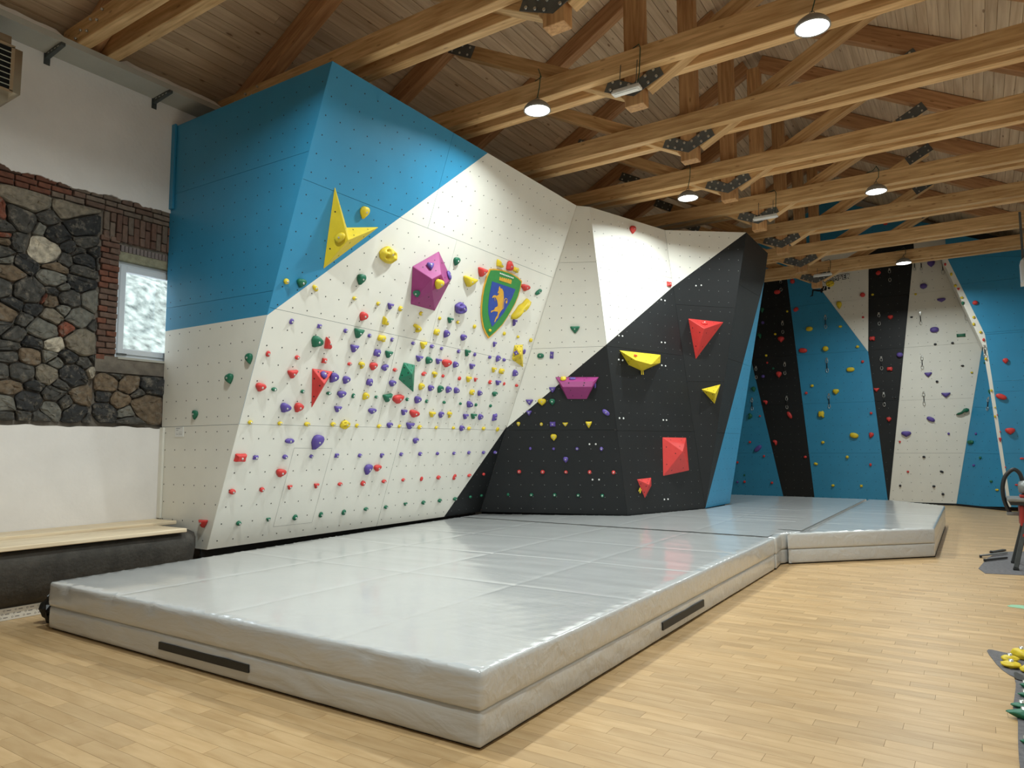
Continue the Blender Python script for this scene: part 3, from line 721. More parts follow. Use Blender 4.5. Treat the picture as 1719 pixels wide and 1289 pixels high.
bm = bmesh.new(); p_ = sr_[0]; add_prism(bm, [V((p_.x, YN + .01, roof(p_.x) - .27)), V((p_.x, YN + .01, roof(p_.x) - .05)), V((xs_, YN + .01, roof(xs_) + .15)), V((xs_, YN + .01, roof(xs_) - .02))], (0, 1, 0), .04); wobj('top_band', bm, M_BLACK, fw_)  # black band along the upper edge of the blue bay
bm = bmesh.new(); add_box(bm, (L_b4b[0] - 3.5, YF - .012, 0), (L_b5b[0], YF - .001, .05)); wobj('skirting', bm, M_DARK, fw_)
bm = bmesh.new(); a, b = tri[1], V((tri[2].x, tri[2].y, 0)); n_ = (b - a).cross(V((0, 0, 1))).normalized(); n_ = n_ if n_.y < 0 else -n_
add_prism(bm, [V((a.x, a.y, 0)), V((b.x, b.y, 0)), V((b.x, b.y, .05)), V((a.x, a.y, .05))], n_, .012); wobj('skirting', bm, M_DARK, fw_)

# ---- printed wordmark and climbing figure on the far white wedge
lg_ = empty('wall_emblem', FF.px(1400, 475, .002), 'printed CLIMBER wordmark with a black climber hanging on the far white wedge', 'emblem')
def text_mesh(name, body, size, mt, parent, F, px, h, off, ang, ext=.002):
    cu = bpy.data.curves.new(name, 'FONT'); cu.body = body; cu.size = size; cu.offset = off; cu.extrude = ext; cu.space_character = 1.02
    t = bpy.data.objects.new(name, cu); COL.objects.link(t); dg = bpy.context.evaluated_depsgraph_get()
    me = bpy.data.meshes.new_from_object(t.evaluated_get(dg)); bpy.data.objects.remove(t); bpy.data.curves.remove(cu)
    me.materials.clear(); me.materials.append(mt); o = bpy.data.objects.new(name, me); link(o, parent)
    M4 = Matrix((F.u, F.v, F.n)).transposed().to_4x4() @ Matrix.Rotation(ang, 4, 'Z'); M4.translation = F.px(*px, h) - wpos(parent); o.matrix_basis = M4; return o
t1 = text_mesh('lettering_outline', 'CLIMBER', .165, M_DARK, lg_, FF, (1382.5, 474.5), .003, .017, .075)
t2 = text_mesh('lettering', 'CLIMBER', .165, M_WPLAST, lg_, FF, (1382.5, 474.5), .007, .003, .075)
w0 = max(v.co.x for v in t1.data.vertices); k_ = .72 / w0
for t in (t1, t2): t.scale = (k_, k_, 1)
def zz(a, b): return FF.p2(1350 + a / 17.19, 440 + b / 17.19)
body = [(160, 990), (205, 962), (222, 930), (232, 800), (262, 782), (455, 795), (520, 735), (560, 680), (640, 690), (655, 760), (640, 815), (560, 822), (530, 850), (525, 885), (480, 885), (470, 850), (400, 850), (275, 826), (255, 930), (258, 972), (190, 995)]
bm = bmesh.new(); add_prism(bm, [FF.to3(zz(*p), .002) for p in body], FF.n, .004); bmesh.ops.triangulate(bm, faces=bm.faces[:]); wobj('figure_body', bm, M_BLACK, lg_)
for nm, pts, m_ in (('figure_head', [(670, 750), (690, 725), (730, 722), (755, 745), (740, 770), (715, 785), (690, 770)], M_BLACK), ('figure_arm', [(560, 690), (590, 690), (520, 560), (500, 500), (470, 490), (468, 590), (540, 665)], M_WHITE), ('figure_glove', [(462, 620), (480, 602), (540, 650), (525, 672)], M_BLACK), ('figure_strap', [(550, 800), (565, 800), (612, 690), (598, 685)], M_WHITE)):
    bm = bmesh.new(); add_prism(bm, [FF.to3(zz(*p), .004) for p in pts], FF.n, .004); bmesh.ops.triangulate(bm, faces=bm.faces[:]); wobj(nm, bm, m_, lg_)

# ---- shield with a golden bull, on the white overhang
sh = empty('crest_shield', fB.px(840, 500, .01), 'green and blue shield with a golden rearing bull and crown on the white overhang', 'crest')
def sz(a, b, h=0): return fB.px(800 + a / 8.592, 425 + b / 8.592, h)
M_SG = mat('shield_green', rgb(52, 136, 66), .5, .08, 20); M_SB = mat('shield_blue', rgb(44, 72, 156), .5, .1, 20); M_SO = mat('shield_gold', rgb(218, 164, 52), .5, .1, 20)
def smooth_poly(p, n=1):
    for _ in range(n):
        q = []
        for k in range(len(p)):
            a, b = p[k - 1], p[k]; q += [(a[0] * .78 + b[0] * .22, a[1] * .78 + b[1] * .22), (a[0] * .22 + b[0] * .78, a[1] * .22 + b[1] * .78)]
        p = q
    return p
outer = [(182, 226), (240, 222), (300, 228), (370, 240), (440, 262), (520, 298), (590, 345), (645, 398), (625, 500), (595, 610), (550, 720), (495, 820), (430, 930), (360, 1035), (260, 1140), (162, 1226), (120, 1160), (85, 1080), (65, 980), (55, 880), (56, 760), (70, 620), (95, 480), (135, 340)]
c0 = (330, 640)
def sc_(p, k): return [(c0[0] + (a - c0[0]) * k, c0[1] + (b - c0[1]) * k) for a, b in p]
def slab(name, pts, h0, t, m_):
    bm = bmesh.new(); add_prism(bm, [sz(a, b, 0) + fB.n * h0 for a, b in pts], fB.n, t); bmesh.ops.triangulate(bm, faces=[f for f in bm.faces if len(f.verts) > 4]); return wobj(name, bm, m_, sh)
slab('gold_rim', outer, .001, .016, M_SO); slab('green_field', sc_(outer, .955), .017, .003, M_SG)
slab('blue_field', [(208, 400), (545, 515), (500, 630), (440, 745), (380, 850), (300, 950), (208, 1057), (175, 960), (155, 860), (152, 760), (168, 600)], .020, .003, M_SB)
bull = [(315, 468), (325, 500), (352, 508), (370, 550), (374, 640), (362, 720), (354, 800), (332, 830), (305, 875), (292, 920), (264, 952), (247, 990), (238, 985), (258, 925), (283, 890), (290, 838), (262, 834), (235, 830), (207, 837), (197, 852), (188, 846), (198, 824), (235, 813), (250, 778), (283, 763), (290, 740), (279, 680), (262, 642), (242, 618), (217, 642), (208, 634), (223, 606), (250, 600), (275, 610), (298, 594), (311, 572), (288, 574), (289, 555), (302, 530), (302, 500)]
slab('golden_bull', bull, .023, .003, M_SO)
bm = bmesh.new(); add_tube(bm, [sz(a, b) + fB.n * .024 for a, b in [(348, 805), (366, 790), (371, 740), (374, 700), (384, 665), (402, 646), (420, 656), (426, 690)]], .006, 5); wobj('bull_tail', bm, M_SO, sh)
slab('tail_tuft', [(402, 700), (410, 675), (426, 680), (424, 710), (405, 722)], .023, .003, M_SO)
bm = bmesh.new(); add_tube(bm, [sz(a, b) + fB.n * .024 for a, b in [(245, 620), (243, 650), (247, 684)]], .005, 5); wobj('bull_foreleg', bm, M_SO, sh)
crown = [(310, 385)] + [p for i in range(6) for p in ((318 + i * 30, 335 + i * 7), (334 + i * 30, 340 + i * 7), (337 + i * 30, 356 + i * 7), (345 + i * 30, 358 + i * 7))] + [(492, 388), (480, 440)]
slab('golden_crown', crown, .020, .004, M_SO)
for i in range(9):
    bm = bmesh.new(); bmesh.ops.create_icosphere(bm, subdivisions=1, radius=.014, matrix=Matrix.Translation(sz(326 + i * 22.5, 288 + i * 8.2) + fB.n * .022)); wobj('crown_pearl', bm, M_WPLAST, sh, True)
bvh_poly([sz(a, b) + fB.n * .02 for a, b in outer])

# ---- volumes: faceted boxes screwed to the wall
def cm(n, c): return mat(n, rgb(*c), .5, .06, 12, .1, 250)
HC = dict(R=cm('hold_red', (205, 58, 54)), G=cm('hold_green', (22, 103, 74)), P=cm('hold_purple', (92, 73, 152)), Y=cm('hold_yellow', (216, 190, 40)), K=cm('hold_black', (38, 38, 42)), M=cm('volume_magenta', (150, 52, 116)), E=cm('volume_green', (28, 120, 88)))
VOLS = []
def volume(label, F, s, org, col, base, tops, faces, group=None):
    P_ = lambda q, h=0: F.px(org[0] + q[0] / s, org[1] + q[1] / s, h)
    b = [P_(q, .003) for q in base]; t = [P_((q[0], q[1]), q[2]) for q in tops]
    pts = b + t; c = sum(b, V((0, 0, 0))) / len(b)
    bm = bmesh.new(); vs = [bm.verts.new(p - c) for p in pts]
    for f in faces: bm.faces.new([vs[i] for i in f])
    bk = bm.faces.new([vs[i] for i in range(len(b))])
    bmesh.ops.recalc_face_normals(bm, faces=bm.faces)
    for f in faces: bvh_poly([pts[i] for i in f])
    bmesh.ops.bevel(bm, geom=[e for e in bm.edges if bk not in e.link_faces], offset=.005, segments=1, affect='EDGES')
    o = obj('climbing_volume', bm, HC[col], None, False, c); tag(o, label, 'climbing volume', group)
    bm = bmesh.new(); n_ = 0
    for f in faces:                               # screw holes
        q = [pts[i] for i in f]; g = sum(q, V((0, 0, 0))) / len(q); nn = (q[1] - q[0]).cross(q[2] - q[0]).normalized()
        if nn.dot(EYE - g) < 0: nn = -nn
        ux = nn.orthogonal(); uy = nn.cross(ux)
        for k in range(3):
            p = g + (q[k % len(q)] - g) * .45 + nn * .0015
            bm.faces.new([bm.verts.new(p - c + ux * .008 * math.cos(a) + uy * .008 * math.sin(a)) for a in [i * math.pi / 3 for i in range(6)]])
    me = bpy.data.meshes.new('screw_hole'); bm.to_mesh(me); bm.free(); me.materials.append(M_HOLE); h_ = bpy.data.objects.new('screw_hole', me); link(h_, o); tag(h_, kind='stuff')
    xs = [project(p) for p in b]; VOLS.append((sum(x for x, _ in xs) / len(xs), sum(y for _, y in xs) / len(xs), o)); return o
s1 = 5.372
volume('yellow forked arrow-shaped volume on the blue upper panel', fB, s1, (380, 300), 'Y', [(978, 70), (1085, 440), (1375, 436), (875, 812)], [(1100, 553, .20)], [(0, 1, 4), (1, 2, 4), (2, 3, 4), (3, 0, 4)])
volume('big magenta pentagonal volume on the white overhang', fB, s1, (660, 300), 'M', [(175, 790), (412, 655), (525, 905), (375, 1190), (158, 1130)], [(350, 905, .26), (435, 862, .26), (472, 950, .22), (350, 1010, .24)], [(0, 1, 6, 5), (1, 2, 7, 6), (2, 3, 8, 7), (3, 4, 8), (4, 0, 5, 8), (5, 6, 7, 8)])
volume('red wedge volume pointing down among the holds of the white overhang', fB, 6.446, (360, 500), 'R', [(1058, 763), (1280, 797), (1050, 1192)], [(1190, 932, .14)], [(0, 1, 3), (1, 2, 3), (2, 0, 3)])
volume('green diamond volume among the holds of the white overhang', fB, 6.446, (580, 500), 'E', [(630, 697), (752, 727), (735, 1020), (575, 880)], [(722, 825, .14)], [(0, 1, 4), (1, 2, 4), (2, 3, 4), (3, 0, 4)])
volume('small yellow upright volume below the crest shield', fB, 6.446, (780, 480), 'Y', [(540, 640), (630, 634), (633, 880), (512, 795)], [(612, 745, .10)], [(0, 1, 4), (1, 2, 4), (2, 3, 4), (3, 0, 4)])
volume('magenta trapezoid volume where the white and black paint meet', fC, 6.446, (780, 480), 'M', [(980, 985), (1452, 985), (1322, 1222), (1112, 1222)], [(1022, 1034, .17), (1395, 1030, .17), (1380, 1093, .20), (1058, 1093, .20)], [(0, 1, 5, 4), (4, 5, 6, 7), (1, 2, 6, 5), (2, 3, 7, 6), (3, 0, 4, 7)])
volume('wide yellow boat-shaped volume on the black panel', fD, 4.297, (1000, 580), 'Y', [(172, 35), (468, 67), (466, 126), (335, 184), (238, 140)], [(290, 106, .24), (400, 136, .24)], [(0, 1, 6, 5), (1, 2, 6), (2, 3, 6), (3, 4, 5, 6), (4, 0, 5)])
volume('tall red wedge volume on the upper black panel', fE, 4.956, (980, 340), 'R', [(870, 965), (1162, 995), (932, 1302)], [(1003, 1048, .30)], [(0, 1, 3), (1, 2, 3), (2, 0, 3)])
volume('small yellow pyramid volume on the black panel', fE, 4.297, (1000, 580), 'Y', [(763, 315), (900, 280), (858, 420)], [(862, 345, .22)], [(0, 1, 3), (1, 2, 3), (2, 0, 3)])
volume('large red four-sided pyramid volume low on the black panel', fD, 4.297, (1000, 580), 'R', [(482, 662), (653, 665), (673, 900), (487, 940)], [(628, 765, .18)], [(0, 1, 4), (1, 2, 4), (2, 3, 4), (3, 0, 4)])
volume('small red pyramid volume low on the black panel near the mats', fD, 4.297, (1000, 580), 'R', [(298, 965), (400, 953), (402, 1010), (355, 1100)], [(386, 1004, .12)], [(0, 1, 4), (1, 2, 4), (2, 3, 4), (3, 0, 4)])
# yellow straps hanging from two volumes
for F, s, org, q, par in ((fD, 4.297, (1000, 580), [(330, 182), (332, 210)], 6), (fD, 4.297, (1000, 580), [(342, 182), (344, 210)], 6), (fD, 4.297, (1000, 580), [(322, 1026), (311, 1052)], 10), (fD, 4.297, (1000, 580), [(328, 1036), (319, 1064)], 10)):
    a, b = [F.px(org[0] + x / s, org[1] + y / s, .03) for x, y in q]; o = VOLS[par][2]
    beam('strap', a, b, .02, .004, HC['Y'], o, 0, up=F.n)
# ================================================================== ROOF TRUSSES
ZC = 5.80                                        # underside of the tie beams
CW, GAP, CH = .13, .17, .245
def make_truss():
    t = empty('roof_truss', (XRIDGE, TY(0), ZC), None, 'truss', 'timber roof trusses across the hall')
    y0 = TY(0); yc = y0 + CW + GAP / 2
    for yy in (y0 + CW / 2, y0 + CW + GAP + CW / 2): beam('tie_beam', (XL + .02, yy, ZC + CH / 2), (XR - .02, yy, ZC + CH / 2), CW, CH, M_CHORD, t)
    beam('king_post', (XRIDGE, yc, 5.44), (XRIDGE, yc, 8.52), .23, .17 - .004, M_POST, t)
    for s in (-1, 1):
        def zt(d): return 7.16 + .55 * (2.98 - d) - .14  # rafter axis at distance d from the ridge
        beam('rafter', (XRIDGE + s * .12, yc, zt(.12)), (XRIDGE + s * 4.96, yc, zt(4.96)), GAP - .006, .26, M_RAFT, t)
        beam('strut', (XRIDGE + s * .125, yc, 5.66), (XRIDGE + s * 2.62, yc, 7.0), GAP - .006, .17, M_CHORD, t)
        # rectangular plate where strut meets rafter
        for f_, yy in ((-1, yc - GAP / 2 - .004), ):
            c = V((XRIDGE + s * 2.50, yy, 6.93)); d = V((s * 2.495, 0, 1.34)).normalized()
            p = beam('steel_plate', c - d * .22, c + d * .22, .006, .17, M_STEEL, t, 0)
            bm = bmesh.new(); e = V((-d.z, 0, d.x))
            for a in (-.15, 0, .15):
                for b in (-.05, .05):
                    q = c + d * a + e * b; add_lathe(bm, [(.016, -.016), (.016, -.003), (.001, -.003)], 8, q, 0, 'Y')
            under(tag(wobj('plate_bolt', bm, M_BOLT, t), kind='stuff'), p)
    # bent plate with its bolts at the foot of the king post
    bm = bmesh.new(); yy = yc - GAP / 2 - .007
    o_ = [(0, 5.545), (.37, 5.70), (.30, 5.86), (.0, 5.70), (-.30, 5.86), (-.37, 5.70)]
    add_prism(bm, [V((XRIDGE + a, yy, b)) for a, b in o_], (0, 1, 0), .006); gp = wobj('gusset_plate', bm, M_STEEL, t)
    for s in (-1, 1):
        for a in (.07, .17, .27):
            for b in (-.04, .045):
                p = V((XRIDGE + s * (a - b * .4), yy, 5.615 + a * .46 + b))
                bm = bmesh.new(); add_lathe(bm, [(.017, -.018), (.017, 0), (.002, 0)], 8, p, 0, 'Y'); under(wobj('plate_bolt', bm, M_BOLT, t), gp)
    # bolts where the rafter foot is clamped between the ties
    bm = bmesh.new()
    for a, b in ((.32, .06), (.42, .12), (.55, .07), (.62, .17), (.75, .12), (.85, .2)): add_lathe(bm, [(.014, -.02), (.014, 0), (.002, 0)], 8, (XL + a, y0 - .001, ZC + b), 0, 'Y')
    tag(wobj('tie_bolt', bm, M_BOLT, t), kind='stuff')
    return t
def copy_tree(o, parent=None):
    inv = o.matrix_parent_inverse.copy(); c = o.copy(); COL.objects.link(c); c.parent = parent; c.matrix_parent_inverse = inv
    for ch in o.children: copy_tree(ch, c)
    return c
truss0 = make_truss()
TL = ['nearest timber roof truss, meeting the plaster between the two steel brackets', 'timber roof truss just above the top corner of the blue panel', 'timber roof truss carrying two round lamps and a white strip light', 'timber roof truss without lamps, third beyond the blue corner',
      'timber roof truss with one round lamp left of its post', 'timber roof truss with one strip light and one round lamp, fifth beyond the blue corner', 'bare timber roof truss behind the top of the black panel', 'bare timber roof truss before the last one', 'farthest timber roof truss, in front of the striped wall']
for k in range(9):
    t = truss0 if k == 0 else copy_tree(truss0)
    t.location = (XRIDGE, TY(k), ZC); t['label'] = TL[k]

# ================================================================== LAMPS
def lamp_light(parent, loc):
    ld = bpy.data.lights.new('lamp_light', 'AREA'); ld.shape = 'DISK'; ld.size = .27; ld.spread = LAMP_SPREAD; ld.energy = LAMP_W; ld.color = LAMP_COL
    lo = bpy.data.objects.new('lamp_light', ld); link(lo, parent); lo.location = loc; return lo
def highbay(x, y, z, yt, label):
    """round high-bay lamp; z is its glowing face, yt the truss face its cable comes from"""
    o = empty('highbay_lamp', (x, y, z), label, 'lamp', 'round high-bay lamps')
    bm = bmesh.new(); add_lathe(bm, [(.005, .125), (.045, .125), (.06, .115), (.085, .105), (.13, .07), (.158, .035), (.165, .01), (.165, -.002), (.150, -.002), (.150, .012)], 24); h = obj('housing', bm, M_LAMP, o)
    bm = bmesh.new(); add_lathe(bm, [(.15, .004), (.15, .008)], 24); obj('diffuser', bm, M_GLOW, o)
    bm = bmesh.new(); add_tube(bm, [(.025 * math.cos(a), 0, .145 + .025 * math.sin(a)) for a in [i * math.pi / 4 for i in range(8)]], .004, 5, closed=True); obj('hook', bm, M_STEEL, o)
    bm = bmesh.new(); zt = ZC + CH + .01 - z
    add_tube(bm, [(0, 0, .16), (.01, -.0, .2), (.045, -.02, zt * .55), (.055, -.01, zt * .85), (.02, .0, zt + .01), (-.05, yt - y, zt + .015), (-.16, yt - y + .03, zt + .005)], .006, 6); obj('cable', bm, M_CABLE, o)
    lamp_light(o, (0, 0, -.006)); return o
LP = [((902, 186), 2, 'round lamp on a green cable nearest the magenta volume'), ((1364, 47), 2, 'largest round lamp, high at the near end of its truss'), ((1155, 333), 4, 'round lamp just above the white panel with the red hold'),
      ((1471, 322), 5, 'round lamp on a looped cable before the striped wall top'), ((1517, 442), 8, 'small round lamp hanging in front of the black far stripe')]
for (px, py), k, lab in LP:
    y_ = TY(k) - .19; p = PY(px, py, y_); highbay(p.x, p.y, p.z, TY(k) - .005, lab)
for x, y, z, k, lab in ((-4.3, TY(0) - .19, 5.56, 0, 'added unseen round lamp on the nearest truss, above the near mat end'), (-1.12, TY(-1) - .19, 5.56, -1, 'round lamp behind the viewer on the far side from the stones')):  # first lamp is unseen, added to brighten the left wall and floor
    highbay(x, y, z, TY(k) - .005, lab)
def striplight(px, py, k, lab):
    p = PY(px, py, TY(k) - .10); o = empty('emergency_light', p, lab, 'emergency light', 'white strip lights under the trusses')
    w = .34 if k == 2 else .42
    bm = bmesh.new(); add_box(bm, (-w / 2, -.05, 0), (w / 2, .05, .03), .006); add_box(bm, (-w / 2 + .012, -.038, .03), (w / 2 - .012, .038, .055), .006); obj('casing', bm, M_WPLAST, o)
    bm = bmesh.new(); add_box(bm, (-w / 2 + .03, -.034, -.008), (w / 2 - .03, .034, -.0005), .003); obj('lens', bm, mat('clear_lens', rgb(244, 244, 242), .25) if 'clear_lens' not in bpy.data.materials else bpy.data.materials['clear_lens'], o)
    for s in (-1, 1):
        bm = bmesh.new(); add_tube(bm, [(s * w * .3, .02, .055), (s * w * .3, .08, ZC + .08 - p.z)], .005, 5); obj('threaded_rod', bm, M_STEEL, o)
    bm = bmesh.new(); add_tube(bm, [(w * .36, .01, .055), (w * .42, .03, .2), (w * .44, .06, ZC + CH - p.z - .05), (w * .36, .09, ZC + CH + .02 - p.z), (w * .1, .12, ZC + CH + .01 - p.z)], .006, 6); obj('cable', bm, M_CABLE, o)
striplight(1052, 155, 2, 'white strip light hung under the second king post from the viewer')
striplight(1285, 367, 5, 'white strip light under the king post above the black panel corner')
striplight(1381, 463, 8, 'white strip light under the farthest king post beside the wordmark')

# ================================================================== MATS
def mat_pvc():
    M = mat('grey_pvc', rgb(190, 191, 190), .28, .03, 2, 0, coat=.8); M.name = 'grey_pvc'
    N, L = M.node_tree.nodes, M.node_tree.links; B = N['Principled BSDF']
    g = N.new('ShaderNodeNewGeometry')
    mp = N.new('ShaderNodeMapping'); mp.inputs['Rotation'].default_value = (.5, .5, .35); mp.inputs['Scale'].default_value = (1.4, 5, 5); L.new(g.outputs['Position'], mp.inputs[0])
    a = N.new('ShaderNodeTexNoise'); a.inputs['Scale'].default_value = 1.2; a.inputs['Detail'].default_value = 4; a.inputs['Distortion'].default_value = 1.5; L.new(mp.outputs[0], a.inputs['Vector'])
    m2 = N.new('ShaderNodeMapping'); m2.inputs['Rotation'].default_value = (-.3, .9, -.6); m2.inputs['Scale'].default_value = (1.2, 9, 6); L.new(g.outputs['Position'], m2.inputs[0])
    b = N.new('ShaderNodeTexNoise'); b.inputs['Scale'].default_value = 1.5; b.inputs['Detail'].default_value = 3; b.inputs['Distortion'].default_value = 1; L.new(m2.outputs[0], b.inputs['Vector'])
    ad = N.new('ShaderNodeMath'); ad.operation = 'ADD'; L.new(a.outputs['Fac'], ad.inputs[0]); L.new(b.outputs['Fac'], ad.inputs[1])
    sp = N.new('ShaderNodeSeparateXYZ'); L.new(g.outputs['Normal'], sp.inputs[0]); ab = N.new('ShaderNodeMath'); ab.operation = 'ABSOLUTE'; L.new(sp.outputs['Z'], ab.inputs[0])
    mr = N.new('ShaderNodeMapRange'); mr.inputs['To Min'].default_value = .42; mr.inputs['To Max'].default_value = .15; L.new(ab.outputs[0], mr.inputs['Value'])
    bp = N.new('ShaderNodeBump'); bp.inputs['Distance'].default_value = .022; L.new(mr.outputs[0], bp.inputs['Strength']); L.new(ad.outputs[0], bp.inputs['Height']); L.new(bp.outputs[0], B.inputs['Normal'])
    return M
M_PVC = mat_pvc(); M_TAPE = mat('black_hook_tape', rgb(24, 25, 24), .55, .3, 40)
CREASE = [(0, 4.9), (0, 6.25), (0, 7.55), (1, -5.55), (1, -4.35), (1, -3.2), (0, 11.2), (0, 13.2)]
def top_z(x, y):
    z = .005 * mnoise.noise(V((x * 1.3, y * .9, 4))) + .0035 * mnoise.noise(V((x * 2.2 + y, y * 5, 9)))
    for ax, c in CREASE:
        d = (y - c) if ax == 0 else (x - c); z -= .0038 * math.exp(-(d / .02) ** 2)
    return z
def mat_layer(name, poly, z0, z1, parent, bulge, top, fold=1.0, seed=0, off=0, pinch=()):
    """one padded layer: outline walked every 4 cm, sides with folds, a softly creased top"""
    poly = ccw(poly); pts = []; K = len(poly); R_ = .03
    for i in range(K):
        a, b, c = V((*poly[i - 1], 0)), V((*poly[i], 0)), V((*poly[(i + 1) % K], 0))
        da, dc = (a - b).normalized(), (c - b).normalized(); r_ = min(R_, (a - b).length / 3, (c - b).length / 3)
        p, q = b + da * r_, b + dc * r_
        for t in (0, .25, .5, .75, 1): pts.append((p.lerp(b, t)).lerp(b.lerp(q, t), t))
        e = c + (b - c).normalized() * min(R_, (b - c).length / 3); n_ = max(1, int((e - q).length / .045))
        for j in range(1, n_): pts.append(q.lerp(e, j / n_))
    n_ = len(pts); bm = bmesh.new(); rings = []; h = z1 - z0; acc = [0]
    for i in range(1, n_): acc.append(acc[-1] + (pts[i] - pts[i - 1]).length)
    zf = [0, .05, .16, .32, .5, .68, .84, .93, .985]
    for f in zf:
        rg = []
        for i in range(n_):
            t = (pts[(i + 1) % n_] - pts[i - 1]).normalized(); nrm = V((t.y, -t.x, 0)); s = acc[i]
            w = mnoise.noise(V((s * 6 + f * 1.9 + seed, f * .5, seed))) + .6 * max(0, mnoise.noise(V((s * 11 - f * 2.2, f * .6, seed + 5))))
            rnd = -.014 * max(0, (f - .88) / .12) ** 2 - .005 * max(0, (.1 - f) / .1) ** 2
            o = bulge * math.sin(math.pi * min(1, f * 1.02)) + rnd + fold * .0055 * w * math.sin(math.pi * min(.97, max(.08, f)))
            for qx, qy in pinch: o -= .018 * max(0, min(1, (f - .45) / .4)) * math.exp(-(((pts[i].x - qx) + .25 * (1 - f) * .2) ** 2 + (pts[i].y - qy) ** 2) / .0016)
            p = pts[i] + nrm * (o + off); rg.append(bm.verts.new((p.x, p.y, z0 + h * f)))
        rings.append(rg)
    for A, B in zip(rings, rings[1:]):
        for i in range(n_): bm.faces.new((A[i - 1], A[i], B[i], B[i - 1]))
    bf = bm.faces.new(rings[0][::-1]); bf.normal_update(); bmesh.ops.triangulate(bm, faces=[bf])
    if top:
        tf = bm.faces.new(rings[-1]); tf.normal_update(); r = bmesh.ops.triangulate(bm, faces=[tf]); tfs = r['faces']
        xs = [p.x for p in pts]; ys = [p.y for p in pts]
        for ax, lo, hi in ((0, min(xs), max(xs)), (1, min(ys), max(ys))):
            cuts = [lo + .09 + .14 * i for i in range(int((hi - lo) / .14))]
            for a_, c_ in CREASE:
                if a_ == 1 - ax: cuts = [q_ for q_ in cuts if abs(q_ - c_) > .07] + [c_ + e_ for e_ in (-.05, -.022, 0, .022, .05)]
            for c in sorted(q_ for q_ in cuts if lo + .05 < q_ < hi - .05):
                fs = [f for f in bm.faces if min(v.co.z for v in f.verts) > z0 + h * .97]
                geom = fs + list({e for f in fs for e in f.edges}) + list({v for f in fs for v in f.verts})
                bmesh.ops.bisect_plane(bm, geom=geom, plane_co=(c, c, 0), plane_no=(1, 0, 0) if ax == 0 else (0, 1, 0), dist=.002)
        ring = set(rings[-1])
        for v in bm.verts:
            if v.co.z > z0 + h * .97 and v not in ring:
                e = 1.0; v.co.z = z1 + top_z(v.co.x, v.co.y)
    else:
        tf = bm.faces.new(rings[-1]); tf.normal_update(); bmesh.ops.triangulate(bm, faces=[tf])
    return wobj(name, bm, M_PVC, parent, True)
def crash_mat(label, poly, seam=.195, seed=0, pinch=()):
    c = (sum(p[0] for p in poly) / len(poly), sum(p[1] for p in poly) / len(poly))
    o = empty('crash_mat', (c[0], c[1], 0), label, 'mat', 'grey crash mats in front of the wall')
    mat_layer('lower_cover', poly, .016, seam - .002, o, .003, False, 1.5, seed, -.008)
    mat_layer('upper_cover', poly, seam, MAT_H, o, .003, True, .9, seed + 3, 0, pinch)
    bm = bmesh.new(); add_prism(bm, [V((a, b, .001)) for a, b in [(c[0] + (p_[0] - c[0]) * .99, c[1] + (p_[1] - c[1]) * .99) for p_ in poly]], (0, 0, 1), .015); bmesh.ops.triangulate(bm, faces=[f for f in bm.faces if len(f.verts) > 4]); wobj('mat_shadow_sheet', bm, M_DARK, o)  # dark sheet standing in for the shadow line beneath the mat
    return o
m1 = crash_mat('largest grey crash mat in front of the white overhang, nearest the viewer', [(-6.62, 2.95), (-2.125, 2.95), (-2.115, 9.09), (-7.06, 9.19), (-6.98, 7.5)], seed=1, pinch=((-6.32, 2.95), (-5.62, 2.95), (-5.08, 2.95), (-2.9, 2.95), (-2.55, 2.95)))
m2 = crash_mat('grey crash mat around the foot of the black panel, reaching behind it', [(-2.105, 9.12), (-2.145, 9.545), (-1.985, 9.93), (-1.985, 16.75), (-5.3, 16.85), (-4.05, 14.02), (f4b.x + .03, f4b.y - .02), (f3b.x + .02, f3b.y - .03), (-7.08, 9.84), (-7.06, 9.215)], seed=7)
m3 = crash_mat('smaller angled grey crash mat standing out at the far right end', [(-2.085, 9.605), (-.525, 11.25), (-.535, 15.6), (-1.5, 16.6), (-1.94, 16.7), (-1.935, 9.96)][:6], seed=13)
def tape(par, p0, p1, n, h0, h1):
    bm = bmesh.new(); a, b = V((*p0, 0)), V((*p1, 0)); n = V((*n, 0)); N = 14
    lo, hi = [], []
    for i in range(N + 1):
        p = a.lerp(b, i / N) + n * (.012 + .002 * mnoise.noise(V((i, 3, 1)))); lo.append(bm.verts.new(p + V((0, 0, h0)))); hi.append(bm.verts.new(p + V((0, 0, h1))))
    for i in range(N): bm.faces.new((lo[i], lo[i + 1], hi[i + 1], hi[i]))
    lo2 = bmesh.ops.extrude_face_region(bm, geom=bm.faces[:]); bmesh.ops.translate(bm, verts=[v for v in lo2['geom'] if isinstance(v, bmesh.types.BMVert)], vec=-n * .016)
    return wobj('hook_tape', bm, M_TAPE, par)
q = [PY(*p, 2.95) for p in ((267, 1095), (267, 1106), (418, 1145), (418, 1131))]
tape(m1, (q[0].x, 2.955), (q[3].x, 2.955), (0, -1), .085, .135)
q = [PX(*p, -2.12) for p in ((1112, 1053), (1181, 1014))]
tape(m1, (-2.125, q[0].y), (-2.125, q[1].y), (1, 0), .075, .135)
